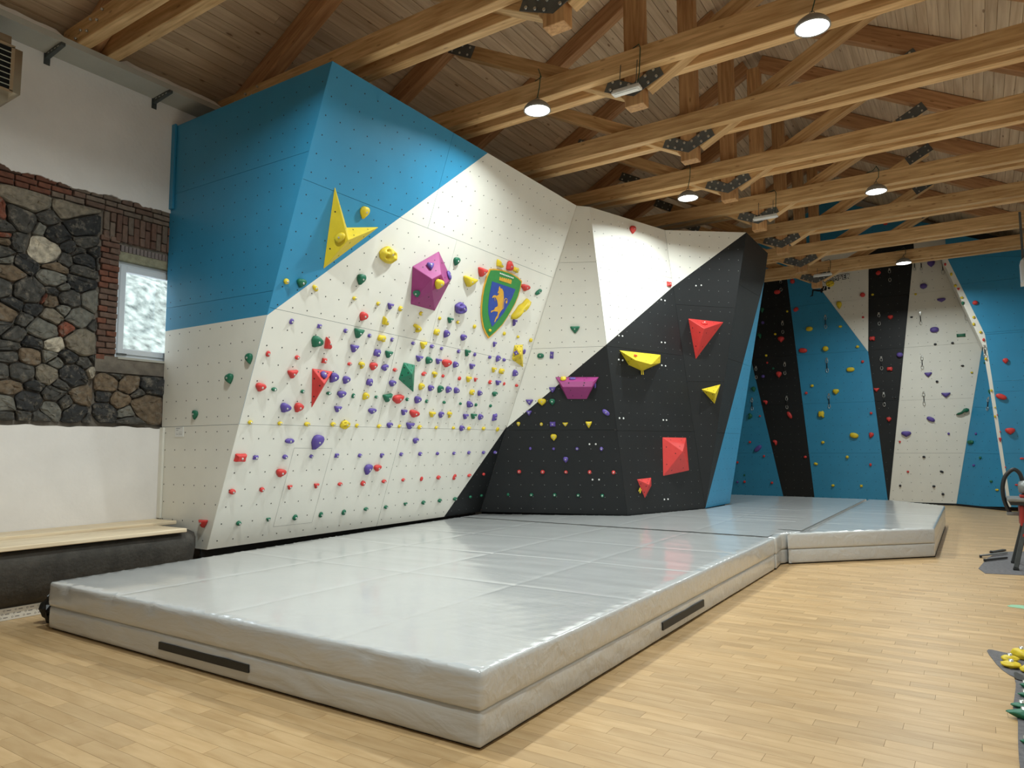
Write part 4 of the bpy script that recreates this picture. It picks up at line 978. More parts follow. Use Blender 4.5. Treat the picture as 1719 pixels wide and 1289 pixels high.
# flaps over the joints between the mats
def flap(par, a, b, w0, w1, z):
    bm = bmesh.new(); a, b = V((*a, z)), V((*b, z)); d = (b - a); n = V((-d.y, d.x, 0)).normalized(); N = 60; A, B = [], []
    for i in range(N + 1):
        p = a.lerp(b, i / N); A.append(bm.verts.new(p - n * w0 + V((0, 0, .005)))); B.append(bm.verts.new(p + n * (w1 + .006 * mnoise.noise(V((i * .4, 0, 2)))) + V((0, 0, .004 + .003 * mnoise.noise(V((i * .7, 5, 2)))))))
    for i in range(N): bm.faces.new((A[i], A[i + 1], B[i + 1], B[i]))
    return wobj('joint_flap', bm, M_PVC, par, True)
flap(m2, (-2.2, 9.105), (-7.0, 9.205), .30, -.012, MAT_H + .002)
flap(m2, (-1.985, 10.0), (-1.985, 16.6), .004, .30, MAT_H + .002)

# ================================================================== HOLDS
bv = BVHTree.FromPolygons([tuple(v) for v in BVH_V], BVH_F)
def outline(k):
    T = 2 * math.pi; n = 14
    ang = [T * i / n for i in range(n)]
    if k == 'r': return [(.5 * math.cos(a), .5 * math.sin(a)) for a in ang]
    if k == 'e': return [(.5 * math.copysign(abs(math.cos(a)) ** .8, math.cos(a)), .5 * math.copysign(abs(math.sin(a)) ** .9, math.sin(a))) for a in ang]
    if k == 'b': return [(-.06, -.5), (.06, -.5), (.09, -.42), (.24, -.3), (.42, -.08), (.5, .16), (.44, .36), (.26, .48), (0, .5), (-.28, .47), (-.46, .34), (-.5, .12), (-.42, -.1), (-.24, -.3), (-.1, -.42)]
    if k == 't': return [(-.06, -.5), (.06, -.5), (.12, -.36), (.28, -.12), (.44, .2), (.5, .4), (.44, .5), (.2, .47), (-.1, .48), (-.42, .5), (-.5, .42), (-.44, .2), (-.3, -.1), (-.16, -.34)]
    if k == 'u': return [(-.46, .5), (-.36, .46), (-.1, .2), (.2, -.06), (.46, -.3), (.5, -.42), (.4, -.5), (.1, -.49), (-.2, -.5), (-.36, -.46), (-.42, -.2), (-.48, .1), (-.5, .4)]
    if k == 'c': return [(-.5, .2), (-.44, .42), (-.2, .5), (.1, .48), (.36, .4), (.5, .2), (.46, -.1), (.3, -.4), (.12, -.5), (.0, -.36), (.04, -.14), (-.1, .0), (-.3, .02), (-.46, .06)]
    if k == 'p': return [(-.5, .1), (-.36, .46), (-.05, .42), (.3, .5), (.5, .2), (.4, -.16), (.46, -.4), (.2, -.5), (-.02, -.3), (-.34, -.42), (-.46, -.2)]
    if k == 'q': return [(-.5, .42), (-.42, .5), (0, .46), (.42, .5), (.5, .42), (.46, 0), (.5, -.42), (.42, -.5), (0, -.46), (-.42, -.5), (-.5, -.42), (-.46, 0)]
    if k == 's': return [(-.5, -.42), (-.3, -.5), (-.02, -.34), (.16, -.1), (.34, -.14), (.5, .1), (.48, .38), (.3, .5), (.1, .4), (.0, .16), (-.16, -.12), (-.36, -.22)]
    if k == 'z': return [(-.5, .1), (-.4, .4), (-.12, .5), (.2, .46), (.36, .3), (.5, .32), (.48, 0), (.44, -.3), (.2, -.5), (-.1, -.44), (-.34, -.48), (-.46, -.2)]
    if k == 'l': return [(-.5, -.3), (-.4, -.5), (-.1, -.4), (.1, -.5), (.35, -.3), (.5, .1), (.44, .46), (.2, .38), (0, .5), (-.2, .24), (-.44, .1)]
SHAPE = dict(r='round knob', b='teardrop hold', t='triangular hold', e='oval hold', c='hooked hold', p='chipped hold', q='blocky hold', s='wavy hold', z='knobbly jug hold', u='pointed wedge hold', l='long lobed hold')
CNAME = dict(R='red', G='green', P='purple', Y='yellow', K='black')
bolt_me = None
HOLDS = []
def hold(col, k, x, y, w, h, rot=0, grp='', name='climbing_hold'):
    global bolt_me
    d = ray(x, y); hit = bv.ray_cast(EYE, d.normalized())
    if hit[0] is None: print('MISS', col, k, x, y); return
    p, n = hit[0], hit[1]
    if n.dot(d) > 0: n = -n
    sc = depth(p) / F_PX
    dep = min(w, h) * sc * (.62 if k in 'r' else .52); dep = min(max(dep, .022), .16)
    if k == 'l': dep = .11
    t = (p - EYE).length; dn = d.normalized()
    cosv = max(.25, -dn.dot(n))
    p = p - dn * (.40 * dep / cosv) ; p = p - n * (p - hit[0]).dot(n)   # seat it so that its visible middle is where the photograph has it
    p = p + n * .0025
    up = V((0, 0, 1)); v = (up - n * up.dot(n)).normalized(); u = v.cross(n)
    # what of its width is face and what is depth, seen at a slant
    fu = math.sqrt(max(.12, 1 - u.dot(dn) ** 2)); fv = math.sqrt(max(.12, 1 - v.dot(dn) ** 2))
    wu = max(w * sc * .6, (w * sc - .35 * dep * abs(u.dot(dn))) / fu); hv = max(h * sc * .6, (h * sc - .35 * dep * abs(v.dot(dn))) / fv)
    ol = outline(k); bm = bmesh.new(); rings = []; seed = x * .37 + y * .11
    cr, sr = math.cos(math.radians(rot)), math.sin(math.radians(rot))
    lip = .10 if k in 'btcz' else 0
    prof = ((1, 0), (1.0, .34), (.90, .72), (.62, .96), (.25, 1.0)) if k not in 'uq' else ((1, 0), (.92, .5), (.66, .95), (.3, 1.0))
    for s, z in prof:
        rg = []
        for a, b in ol:
            a2, b2 = a * s, b * s + lip * z
            j = 1 + (.10 if k in 'zlp' else .05) * mnoise.noise(V((a * 3 + seed, b * 3, z * 2)))
            if k in 'zl': z2 = z * (1 + .35 * mnoise.noise(V((a * 4 + seed, b * 4, 3)))) if z else 0
            else: z2 = z
            X, Y_ = a2 * wu * j, b2 * hv * j
            rg.append(bm.verts.new(u * (X * cr - Y_ * sr) + v * (X * sr + Y_ * cr) + n * (dep * z2)))
        rings.append(rg)
    if k == 'z':                                  # a knobbly jug: a dome with finger pockets pressed into it
        for r in rings:
            for v_ in r: bm.verts.remove(v_)
        rings = []; pk = [(.24, .12, .17), (-.14, -.12, .2), (.26, -.24, .11), (-.2, .24, .13)]; nn = 22
        for i, rr in enumerate((1.0, 1.0, .94, .84, .72, .58, .44, .3, .15)):
            rg = []
            for q in range(nn):
                t_ = 2 * math.pi * q / nn; a, b = .5 * rr * math.cos(t_), .5 * rr * math.sin(t_)
                z_ = 0 if i == 0 else math.sqrt(max(0, 1 - rr * rr * .92)) + .1
                j = 1 + .22 * mnoise.noise(V((math.cos(t_) * 1.6 + seed, math.sin(t_) * 1.6, 2)))
                dz = sum(.62 * math.exp(-((a - c[0]) ** 2 + (b - c[1]) ** 2) / (c[2] * c[2] * .55)) for c in pk) if i > 1 else 0
                z_ = max(.0 if i == 0 else .12, z_ - dz)
                X, Y_ = a * wu * j, b * hv * j
                rg.append(bm.verts.new(u * (X * cr - Y_ * sr) + v * (X * sr + Y_ * cr) + n * (dep * z_)))
            rings.append(rg)
        ol = range(nn)
    K = len(ol)
    for A, B in zip(rings, rings[1:]):
        for i in range(K): bm.faces.new((A[i - 1], A[i], B[i], B[i - 1]))
    bm.faces.new(rings[-1]); bm.faces.new(rings[0][::-1])
    o = obj(name, bm, HC[col], None, k not in 'uq', p)
    if min(w, h) > 5.0 and x < 1230:
        if bolt_me is None:
            b2 = bmesh.new(); add_lathe(b2, [(.011, 0), (.011, .008), (.006, .008), (.005, .004)], 8); bolt_me = bpy.data.meshes.new('bolt'); b2.to_mesh(bolt_me); b2.free(); bolt_me.materials.append(M_BOLT)
        bo = bpy.data.objects.new('bolt', bolt_me); link(bo, o); M4 = Matrix((u, v, n)).transposed().to_4x4(); M4.translation = n * (dep * .985) + v * (lip * hv * .9); bo.matrix_basis = M4
    big_ = 'tiny' if max(w, h) < 5 else 'small' if max(w, h) < 9 else 'mid-sized' if max(w, h) < 14 else 'large'
    fac = ('far' if x > 1230 else 'near')
    HOLDS.append(dict(o=o, x=x, y=y, w=w, h=h, desc=f'{big_} {CNAME[col]} {SHAPE[k]}', col=col, grp=grp, fac=fac))
    o['category'] = 'climbing hold'
    o['group'] = 'climbing holds on the far striped wall' if x > 1230 else 'climbing holds on the near angular wall'
DATA = """
0 360 500 6.446
G b 372 660 75 112 12;G b 157 878 84 105 14;P e 835 256 42 64 -15;P q 1138 309 46 48;P r 1421 357 44 48;R b 1612 207 88 98 -18;G t 1560 390 104 104;P t 1512 553 90 84;G b 1108 485 128 122 -25;R u 1240 492 86 132;R e 581 606 44 66;R r 897 646 50 48;R q 1190 681 52 58;R r 1464 716 48 38;Y c 1590 733 66 80;R t 846 830 108 95 8;R b 500 972 110 95 -10;G r 647 990 58 44;G r 955 1014 44 42;G r 1237 1034 52 38;P e 1185 830 64 80;P b 1290 872 92 114 -25;P b 1425 893 80 86 -15;P b 1376 1047 96 78;G e 1503 1060 34 54;Y b 1635 1070 70 82 -30;P b 766 1197 116 104 -22;R b 910 1193 96 106 -18;P t 1333 1207 80 68
0 580 500 6.446
Y r 100 5 46 40;Y r 355 63 40 42;P t 485 95 66 68;Y r 596 117 44 60;Y u 440 250 76 94;P r 262 410 40 42;Y p 395 440 90 74;P e 505 452 35 46;P p 345 597 72 84;G t 467 615 84 78;R b 302 745 82 88;P b 428 758 74 74 20;R r 537 780 48 40;Y r 818 170 38 46;Y c 775 335 98 76 -15;P r 733 492 40 38;Y t 843 517 70 80 8;P r 937 525 46 42;P r 1042 549 36 36;P t 797 660 78 65;G b 900 683 76 78 -20;P t 1005 690 64 60;R b 1097 712 104 84;P b 1190 727 62 66 -20;R r 850 822 50 44 20;Y c 963 833 58 70;R r 1055 845 30 36;Y r 1020 222 30 38;G t 1133 246 66 60;Y r 1218 264 36 36;P z 1255 118 132 124;Y p 988 372 62 72;P b 1092 395 66 82 -20;P b 1277 432 66 68;P r 1226 580 36 40;G t 1318 600 60 74;P r 1399 613 28 42;P t 1368 745 60 60;Y r 1397 310 32 46;R r 1234 872 32 44;Y t 1333 885 60 64;R t 1407 888 38 42;P p 262 915 68 80;P b 508 928 76 70;Y b 820 965 62 78 -15;P b 923 980 64 66 -10;G b 1025 992 64 82 -15;P b 1113 997 62 72 -15;P b 1200 1007 64 62 -25;Y p 1370 1022 50 64;P b 1452 1035 54 56 -20;G r 335 1073 40 34;G t 455 1088 100 94 12;R b 572 1100 116 104 10;G r 670 1099 38 38;P b 780 1108 76 80 -15;G r 880 1119 34 42;G r 1067 1130 32 34;G r 1244 1144 27 29;P b 1343 1158 74 66 -22;G r 1412 1157 28 36;G r 1570 1168 27 36;G b 1615 1042 56 54;P b 290 1227 90 64;P r 1562 642 31 35;P t 1612 505 40 56;Y t 1605 782 50 56;R r 1567 912 38 46;P t 1650 922 60 54
0 780 480 6.446
Y r 274 480 30 32;Y r 430 515 30 42;Y r 578 550 27 31;Y r 717 587 32 44;P b 361 790 50 70 -20;P r 428 800 32 37;Y p 401 924 56 62;P b 545 950 60 70 -30;P e 645 712 26 56;P q 557 725 44 44 30;P t 540 400 48 72;Y l 612 252 200 88 43;R e 428 1058 20 37;R r 563 1077 32 32;G t 1193 475 104 74;G e 820 755 76 54;P q 942 747 42 78 -6;P t 950 1125 76 60;Y r 1067 1000 64 44;P e 1165 1002 74 24;P e 1412 1075 20 64
0 560 660 5.861
Y z 117 312 96 90;Y r 231 320 36 42;Y r 450 326 42 40;P b 552 318 58 56;Y r 650 326 32 35;P t 752 325 82 68;Y r 848 335 40 44;Y r 1013 339 32 32;Y r 1180 341 27 29;P b 1262 348 52 56 -15;Y r 1334 347 36 37;Y r 1478 348 35 35;Y e 1614 356 28 44;P t 692 192 60 58;R b 795 207 104 74 -12;Y t 970 212 64 56;P b 1058 215 52 64;Y c 1138 215 46 66;P t 1298 232 54 54;G t 1377 230 58 56;P b 1444 238 50 58 -20;P q 1586 238 42 72 10;P b 808 470 56 58;P b 340 755 76 108;R b 432 740 74 68
0 300 680 5.861
G b 157 98 52 92 -12;R t 238 1168 78 78;Y r 705 170 45 42;Y r 998 180 46 40;Y r 1265 188 56 44;Y r 1520 190 50 44;P e 1093 353 88 50;P b 1362 372 108 156 -15;R q 612 520 112 84;R b 1006 672 98 84 -10
purple 300 680 5.861
P q 758 517 50 44;P r 1047 510 50 46;P r 1306 505 36 37
purple 560 660 5.861
P q 32 615 40 44;P r 260 614 38 40;P b 475 616 38 48;P r 667 602 36 38;P r 853 598 38 40;P r 1022 594 29 33;P r 1186 592 32 32;P r 1333 586 32 35;P r 1477 584 34 32;P r 1590 583 36 32
red 300 680 5.861
R r 528 852 62 54;R r 820 832 46 48;R t 1091 812 46 46;R t 1353 797 50 50;R r 1589 778 46 37
red 560 660 5.861
R e 290 887 46 52 -30;R r 497 868 46 36;R r 687 854 36 31;R e 865 843 26 45;R r 1034 830 40 40;R e 1190 825 30 60 -10;R e 1337 810 38 32;R r 1476 797 26 28
green 300 680 5.861
G r 591 1163 48 48;G t 880 1128 40 38;G e 1145 1105 42 58 -20;G e 1399 1078 36 56;G e 1625 1055 38 54
green 560 660 5.861
G r 320 1140 44 36;G r 516 1121 38 36;G t 706 1093 36 33;G r 885 1076 38 40;G r 1046 1057 38 38;G r 1196 1040 42 34;G r 1345 1020 28 28;G r 1455 1007 25 27
0 780 660 5.861
P t 637 90 74 54;Y b 760 88 86 68;G b 862 88 58 64;P t 633 197 56 50;P e 1390 190 84 44 -38;Y b 529 305 36 44;Y r 754 305 31 34;P q 865 305 60 50;Y t 990 308 56 38;Y t 1221 312 64 64;Y b 876 436 64 66;P b 994 657 52 60
blackpurple 780 660 5.861
P r 646 544 27 32;P r 875 547 28 28;P r 1106 546 34 34;P r 1345 548 34 40
blackred 780 660 5.861
R r 536 772 40 38;R r 767 775 42 40;R r 996 776 36 33;R r 1229 777 36 40;R r 1464 780 36 40
blackgreen 780 660 5.861
G r 427 997 27 31;G r 656 1000 38 35;G r 885 1001 38 35;G r 1116 1005 36 33;G r 1354 1009 36 36
0 380 300 5.372
Y e 1022 530 110 72 35;Y b 1247 310 80 112;Y z 1467 690 162 148;Y r 542 926 46 52;G b 678 945 82 82;Y e 803 987 60 40 -35;G b 1217 912 78 98
0 660 300 5.372
P t 340 790 68 58;P e 505 870 38 78;Y b 415 955 78 90;G b 213 1040 68 66;G b 573 748 58 74;R t 805 848 90 78;Y t 692 935 132 88;Y u 968 766 72 62;R b 1050 795 70 78 -40;Y p 1108 822 56 48;R b 1195 985 84 58;G e 1312 1022 56 40 35
0 980 340 4.956
R b 410 228 52 64;R q 712 678 38 42;R e 1003 1003 50 30
0 1000 580 4.297
R e 288 72 22 16 -20
0 1220 420 5.858
R r 645 305 45 47;R e 495 410 60 43;Y r 594 601 20 22;R e 680 582 52 38 30;R b 532 877 62 55;Y r 476 824 24 24;Y e 811 773 65 46;Y e 1116 750 33 25;R e 748 985 80 48 -8;Y r 970 967 55 53;Y r 1285 948 32 27;R b 512 1223 54 58;Y e 1216 1172 74 44;R r 1336 1095 27 29;R e 1490 222 46 40 35;R r 1335 438 47 47;Y b 1104 542 50 73;Y z 1015 330 78 58;R r 1340 659 23 22;Y r 1434 436 25 22;R p 1430 868 53 47;G b 347 590 36 50;G c 320 845 40 54;P r 354 712 30 32;P r 356 1240 34 32;Y r 387 1035 24 24;R r 397 1106 20 22;G r 456 1162 24 22
0 1220 630 5.604
G b 252 132 42 48 15;G c 213 387 46 54 -40;R r 312 383 20 18;R c 362 255 42 42;R e 590 373 34 72 28;R c 453 635 42 52;R r 217 628 22 24;P e 292 688 84 40 43;R r 350 760 20 24;R r 738 768 28 24;R r 747 166 26 26;Y r 803 98 30 26;Y b 1026 155 58 50;Y p 888 366 56 64;Y r 904 630 30 26;Y e 1197 565 78 50 -15;R b 1357 565 42 54 -20;R r 1358 355 24 26;R t 1408 138 52 34;Y r 1133 768 28 28;Y e 838 832 36 24 -20;R r 1352 840 22 28;Y r 999 1036 30 24;Y q 1266 1040 25 23;R r 425 1010 24 24;R r 100 818 22 22;P r 100 1003 22 22;R r 167 1001 22 24;G q 166 938 14 20
0 1459 420 5.858
R b 209 660 50 42;P r 300 1028 57 51;R p 202 1167 54 42;P b 610 133 68 62;P e 535 352 63 51;Y r 457 432 23 21;P b 711 490 73 37;K r 417 658 25 18;P e 641 781 77 55;G q 904 836 76 33;K r 650 924 26 22;K r 820 912 25 24;K r 918 1135 27 19;Y r 1010 1202 22 20;P t 581 1224 68 43;R t 736 72 26 24;R r 748 138 20 30;Y r 808 236 22 32;Y r 848 348 26 30;R t 879 382 24 24;G b 853 412 24 40;Y r 912 466 28 24;G b 922 523 26 36;Y r 1028 658 22 28;Y r 1028 726 22 32;Y r 1095 805 24 26;R r 1126 880 20 34;Y r 1146 1068 22 28;G r 1138 1107 18 22;R r 1042 515 46 44;R b 1341 1090 48 54
0 1459 630 5.604
R b 186 416 43 43;K r 246 210 22 16;K r 639 58 24 22;P t 723 186 75 43;G s 878 340 108 64;P e 580 412 72 40 -30;P b 349 553 85 52;P r 748 549 20 24;R r 289 625 18 22;K r 515 767 26 22;R r 365 906 22 20;K e 683 906 32 20 -25;K r 292 1038 20 22;K r 609 1044 26 22;K r 694 1117 24 24;P r 1004 549 18 22;G e 952 628 50 38;G r 1045 775 20 26;P r 983 846 20 22;G r 1147 997 24 22;Y r 1203 1077 28 20;G b 1137 155 30 44;Y r 1150 142 18 24;Y r 1185 300 14 14;Y r 1184 386 18 26;R r 1206 372 10 14;R r 1233 530 12 14;R t 1233 608 22 44;R r 1283 864 11 17;R e 1243 200 90 50 -25;R b 1327 527 80 62;R e 1438 782 33 20;R r 1387 1030 28 18
0 1300 200 4.103
R e 765 720 26 18;R e 988 836 32 20;R r 713 872 15 14
"""
grp, ox, oy, s = '', 0, 0, 1
for line in DATA.strip().splitlines():
    f = line.split(';')
    if len(f) == 1 and len(line.split()) == 4:
        grp, ox, oy, s = line.split(); ox, oy, s = float(ox), float(oy), float(s); grp = '' if grp == '0' else grp; continue
    for e in f:
        q = e.split(); hold(q[0], q[1], ox + float(q[2]) / s, oy + float(q[3]) / s, float(q[4]) / s, float(q[5]) / s, float(q[6]) if len(q) > 6 else 0, grp, 'foothold' if grp else 'climbing_hold')
# white studs in pairs on the black panels
bm = bmesh.new()
for ox, oy, s, pts in ((780, 660, 5.861, ((1228, 501), (1290, 501), (1258, 850), (1322, 850), (1523, 246), (1562, 246))), (980, 340, 4.956, ((287, 158), (321, 168), (290, 427), (321, 433), (643, 808), (675, 816), (933, 692), (977, 688), (291, 1107), (321, 1111), (646, 1163), (675, 1166))), (1000, 580, 4.297, ((166, 102), (194, 106), (476, 143), (503, 147), (171, 523), (200, 526), (487, 537), (510, 538), (495, 1110), (521, 1108)))):
    for x, y in pts:
        h_ = bv.ray_cast(EYE, ray(ox + x / s, oy + y / s).normalized())
        if h_[0] is None: continue
        n = h_[1] if h_[1].dot(EYE - h_[0]) > 0 else -h_[1]; a = n.orthogonal().normalized(); b = n.cross(a)
        r0 = [bm.verts.new(h_[0] + (a * math.cos(t) + b * math.sin(t)) * .016) for t in [i * math.pi / 4 for i in range(8)]]; r1 = [bm.verts.new(v.co - (v.co - h_[0]) * .3 + n * .01) for v in r0]
        for i in range(8): bm.faces.new((r0[i - 1], r0[i], r1[i], r1[i - 1]))
        bm.faces.new(r1)
tag(wobj('anchor_stud', bm, M_WPLAST, cw), kind='stuff')

# ---- a label of its own for every hold: what it is, then its neighbours, until nothing else fits
ROWS = dict(purple='the row of small purple knobs on the white overhang', red='the row of red knobs on the white overhang', green='the lowest row of green knobs on the white overhang', blackpurple='the purple knob row on the black panel', blackred='the red knob row on the black panel', blackgreen='the green knob row on the black panel')
def rel(a, b):
    dx, dy = b['x'] - a['x'], b['y'] - a['y']
    return ('right of' if dx < 0 else 'left of') if abs(dx) > abs(dy) else ('below' if dy < 0 else 'above')
for g in ROWS:
    mem = sorted([h for h in HOLDS if h['grp'] == g], key=lambda h: h['x'])
    for i, h in enumerate(mem): h['label'] = f"{ordinal(i)} from the left in {ROWS[g]}"; h['desc'] = CNAME[h['col']] + ' row knob'
LAND = [dict(x=x, y=y, desc='the ' + d) for x, y, d in ((608, 400, 'yellow forked volume'), (722, 470, 'magenta pentagonal volume'), (535, 645, 'red wedge volume'), (684, 632, 'green diamond volume'), (868, 600, 'small yellow volume'), (968, 650, 'magenta trapezoid volume'), (1076, 605, 'yellow boat volume'), (1185, 560, 'tall red volume'), (840, 500, 'crest shield'), (1405, 470, 'CLIMBER wordmark'), (301, 725, 'white notice'))]
for h in HOLDS: h['nb'] = sorted([b for b in HOLDS if b is not h and b['desc'] != h['desc'] and b['fac'] == h['fac'] and math.hypot(b['x'] - h['x'], b['y'] - h['y']) < 75], key=lambda b: math.hypot(b['x'] - h['x'], b['y'] - h['y']))[:7]
for h in HOLDS: h['ln'] = [l for l in LAND if math.hypot(l['x'] - h['x'], l['y'] - h['y']) < 110]
ZONE = lambda h: 'on the far striped wall' if h['fac'] == 'far' else ('on the black panel' if h['x'] > 860 and h['y'] > 590 else 'on the near wall')
used = set(h.get('label') for h in HOLDS)
def facts(h): return [(rel(h, l), l['desc']) for l in h['ln']] + [(rel(h, b), 'the ' + b['desc']) for b in h['nb']]
for h in HOLDS: h['facts'] = facts(h)
for h in HOLDS:
    if 'label' in h: continue
    same = [g for g in HOLDS if g['desc'] == h['desc'] and g['fac'] == h['fac']]
    lab = None
    if len(same) == 1: lab = h['desc'] + ' ' + ZONE(h)
    if not lab:
        for f in h['facts']:
            if sum(f in g['facts'] for g in same) == 1:
                lab = f"{h['desc']} {f[0]} {f[1]}" + (' on the far wall' if h['fac'] == 'far' else ''); break
    if not lab:
        for i, f in enumerate(h['facts']):
            for f2 in h['facts'][i + 1:]:
                L_ = f"{h['desc']} {f[0]} {f[1]} and {f2[0]} {f2[1]}"
                if sum(f in g['facts'] and f2 in g['facts'] for g in same) == 1 and len(L_.split()) <= 16: lab = L_; break
            if lab: break
    if not lab or lab in used:
        r_ = sorted(same, key=lambda g: g['x']); lab = f"{h['desc']} {ZONE(h)}, {ordinal(r_.index(h)) if r_.index(h) < 18 else 'last'} of its kind from the left"
    while lab in used: lab += ' there'
    h['label'] = lab; used.add(lab)
for h in HOLDS: h['o']['label'] = h['label']

# ================================================================== QUICKDRAWS on the far wall
def quickdraw(x, y0, y1, lab):
    y = (y0 + y1) / 2; h_ = bv.ray_cast(EYE, ray(x, y).normalized())
    if h_[0] is None: print('MISS QD', x, y); return
    n = h_[1] if h_[1].dot(EYE - h_[0]) > 0 else -h_[1]; up = V((0, 0, 1)); v = (up - n * up.dot(n)).normalized(); u = v.cross(n)
    L_ = (y1 - y0) * depth(h_[0]) / F_PX; c = h_[0] + n * .022
    o = empty('quickdraw', c, lab, 'quickdraw', 'quickdraws hanging on the far wall')
    def loop(name, zc, hh, ww, r, m_):
        bm = bmesh.new(); add_tube(bm, [u * (ww * math.cos(a)) + v * (zc + hh * math.sin(a)) for a in [i * math.pi / 5 for i in range(10)]], r, 5, closed=True); obj(name, bm, m_, o)
    bm = bmesh.new(); add_box(bm, (-.02, -.03, -.022), (.02, .03, -.014)); M3 = Matrix((u, v, n)).transposed().to_4x4(); bmesh.ops.transform(bm, matrix=Matrix.Translation(v * (L_ * .5)) @ M3, verts=bm.verts); obj('hanger', bm, M_BOLT, o)
    loop('top_carabiner', L_ * .34, L_ * .16, .028, .007, M_BOLT); loop('bottom_carabiner', -L_ * .36, L_ * .15, .03, .007, M_BOLT)
    bm = bmesh.new(); add_tube(bm, [v * (L_ * .22), v * (-L_ * .24)], .011, 5); obj('sling', bm, M_BLKPL, o)
QD = [('on the first black stripe, topmost', 1220 + 533 / 5.858, 470, 489), ('on the first black stripe, second from the top', 1220 + 551 / 5.858, 540, 560), ('on the first black stripe, third from the top', 1220 + 572 / 5.858, 609, 629), ('on the first black stripe, lowest', 1220 + 566 / 5.604, 666, 686),
      ('on the middle blue stripe, topmost', 1386, 530, 551.5), ('on the middle blue stripe, second from the top', 1388.5, 602, 625), ('on the middle blue stripe, lowest', 1392, 662, 685), ('at the edge of the narrow blue bay, upper one', 1269.5, 616, 636), ('at the edge of the narrow blue bay, lower one', 1262.8, 669, 688.5),
      ('on the second black stripe, topmost', 1493.6, 452, 473), ('on the second black stripe, second from the top', 1475.8, 526, 546), ('on the second black stripe, third from the top', 1479.8, 600, 621), ('on the second black stripe, lowest', 1484, 660, 682),
      ('on the white bay, topmost on its left side', 1535, 437, 454), ('on the white bay, topmost on its right side', 1546.4, 437, 454), ('on the white bay, second row', 1545.3, 525, 545), ('on the white bay, third row', 1548, 598, 619.5), ('on the white bay, lowest', 1551, 658.5, 680),
      ('beside the leaning white prow, low', 1659.2, 668, 689), ('on the leaning white prow, topmost', 1582.5, 436, 461), ('on the leaning white prow, middle', 1621, 501, 538), ('on the leaning white prow, lower', 1653, 581, 599)]
for lab, x, a, b in QD: quickdraw(x, a, b, 'quickdraw hanging ' + lab)

# ================================================================== HEATERS
def heater(o, x0, x1, y0, y1, z0, z1, M_a, M_b):
    """louvred unit heater whose front faces +X"""
    bm = bmesh.new(); add_box(bm, (x0, y0, z0), (x1, y1, z1)); bmesh.ops.bevel(bm, geom=[e for e in bm.edges if abs((e.verts[0].co - e.verts[1].co).x) > .01], offset=.1, segments=4, affect='EDGES'); wobj('casing', bm, M_a, o, True)
    box('front_recess', (x1 - .01, y0 + .09, z0 + .09), (x1 + .003, y1 - .09, z1 - .09), M_DARK, o)
    for a, b, c, d in ((y0 + .07, y1 - .07, z1 - .11, z1 - .085), (y0 + .07, y1 - .07, z0 + .085, z0 + .11), (y0 + .07, y0 + .1, z0 + .1, z1 - .1), (y1 - .1, y1 - .07, z0 + .1, z1 - .1)): box('front_frame', (x1, a, c), (x1 + .015, b, d), M_a, o)
    n_ = 7
    for i in range(n_):
        z = z0 + .13 + (z1 - z0 - .26) * (i + .5) / n_
        beam('louvre', (x1 + .004, y0 + .1, z), (x1 + .004, y1 - .1, z), .05, .008, M_b, o, 0, up=(.5, 0, .87))
M_HT = mat('heater_casing', rgb(176, 158, 132), .35, .05, 5, metal=.25); M_LV = mat('heater_louvre', rgb(150, 152, 140), .35, metal=.4)
x1 = -7.55; pe = PX(37, 110, x1); zt_, zb_ = PX(20, 62, x1).z, PX(10, 168, x1).z
o = empty('unit_heater', (XP, pe.y - .4, (zt_ + zb_) / 2), 'louvred beige unit heater high on the plaster above the stones', 'heater')
heater(o, XP + .06, x1, pe.y - .85, pe.y, zb_, zt_, M_HT, M_LV)
box('wall_bracket', (XP, pe.y - .5, zb_ + .1), (XP + .07, pe.y - .4, zt_ - .1), M_ZINC, o)
p = PY(1712, 436, 16.3); zt_, zb_ = p.z, PY(1716, 477, 16.3).z
o = empty('unit_heater', (p.x + .3, 16.3, zt_), 'white unit heater hung from a truss before the blue bay', 'heater')
bm = bmesh.new(); add_box(bm, (p.x, 16.1, zb_), (p.x + .5, 16.6, zt_), .05); wobj('casing', bm, M_WPLAST, o)
for i in range(5): box('louvre', (p.x + .06, 16.085, zb_ + .09 + i * .08), (p.x + .44, 16.1, zb_ + .13 + i * .08), M_LV, o)
box('hanger', (p.x + .03, 16.3, zt_ - .01), (p.x + .07, 16.34, ZC + .15), M_STEEL, o); box('hanger', (p.x + .43, 16.3, zt_ - .01), (p.x + .47, 16.34, ZC + .15), M_STEEL, o)
box('mount_plate', (p.x - .02, 16.18, zb_ - .06), (p.x + .06, 16.24, zb_ + .01), M_WPLAST, o)

# ================================================================== SAW STAND AND THINGS ON THE FLOOR AT THE RIGHT
M_FELT = mat('grey_felt', rgb(104, 102, 104), .95, .25, 30, .8, 120); M_RED = mat('saw_red', rgb(156, 40, 34), .45, .1, 8); M_GRY = mat('saw_grey', rgb(128, 130, 128), .4, .1, 10, metal=.3); M_LEG = mat('dark_leg_steel', rgb(70, 74, 74), .45, .2, 12, metal=.4)
def sheet(label, pts, z=.004, name='felt_piece', m_=None, cat='felt'):
    q = smooth_poly(pts, 1); bm = bmesh.new(); add_prism(bm, [V((a, b, .0008)) for a, b in q], (0, 0, 1), z); bmesh.ops.triangulate(bm, faces=[f for f in bm.faces if len(f.verts) > 4]); o = wobj(name, bm, m_ or M_FELT); tag(o, label, cat); return o
fpx = lambda x, y, z=0: (PZ(x, y, z).x, PZ(x, y, z).y)
a, b, c = fpx(1636, 962), fpx(1662, 932), fpx(1719, 966)
sheet('grey felt sheet under the red saw stand', [a, c, (c[0] + .9, c[1] + .2), (c[0] + .95, b[1] + 1.1), (b[0] + .25, b[1] + .6), b])
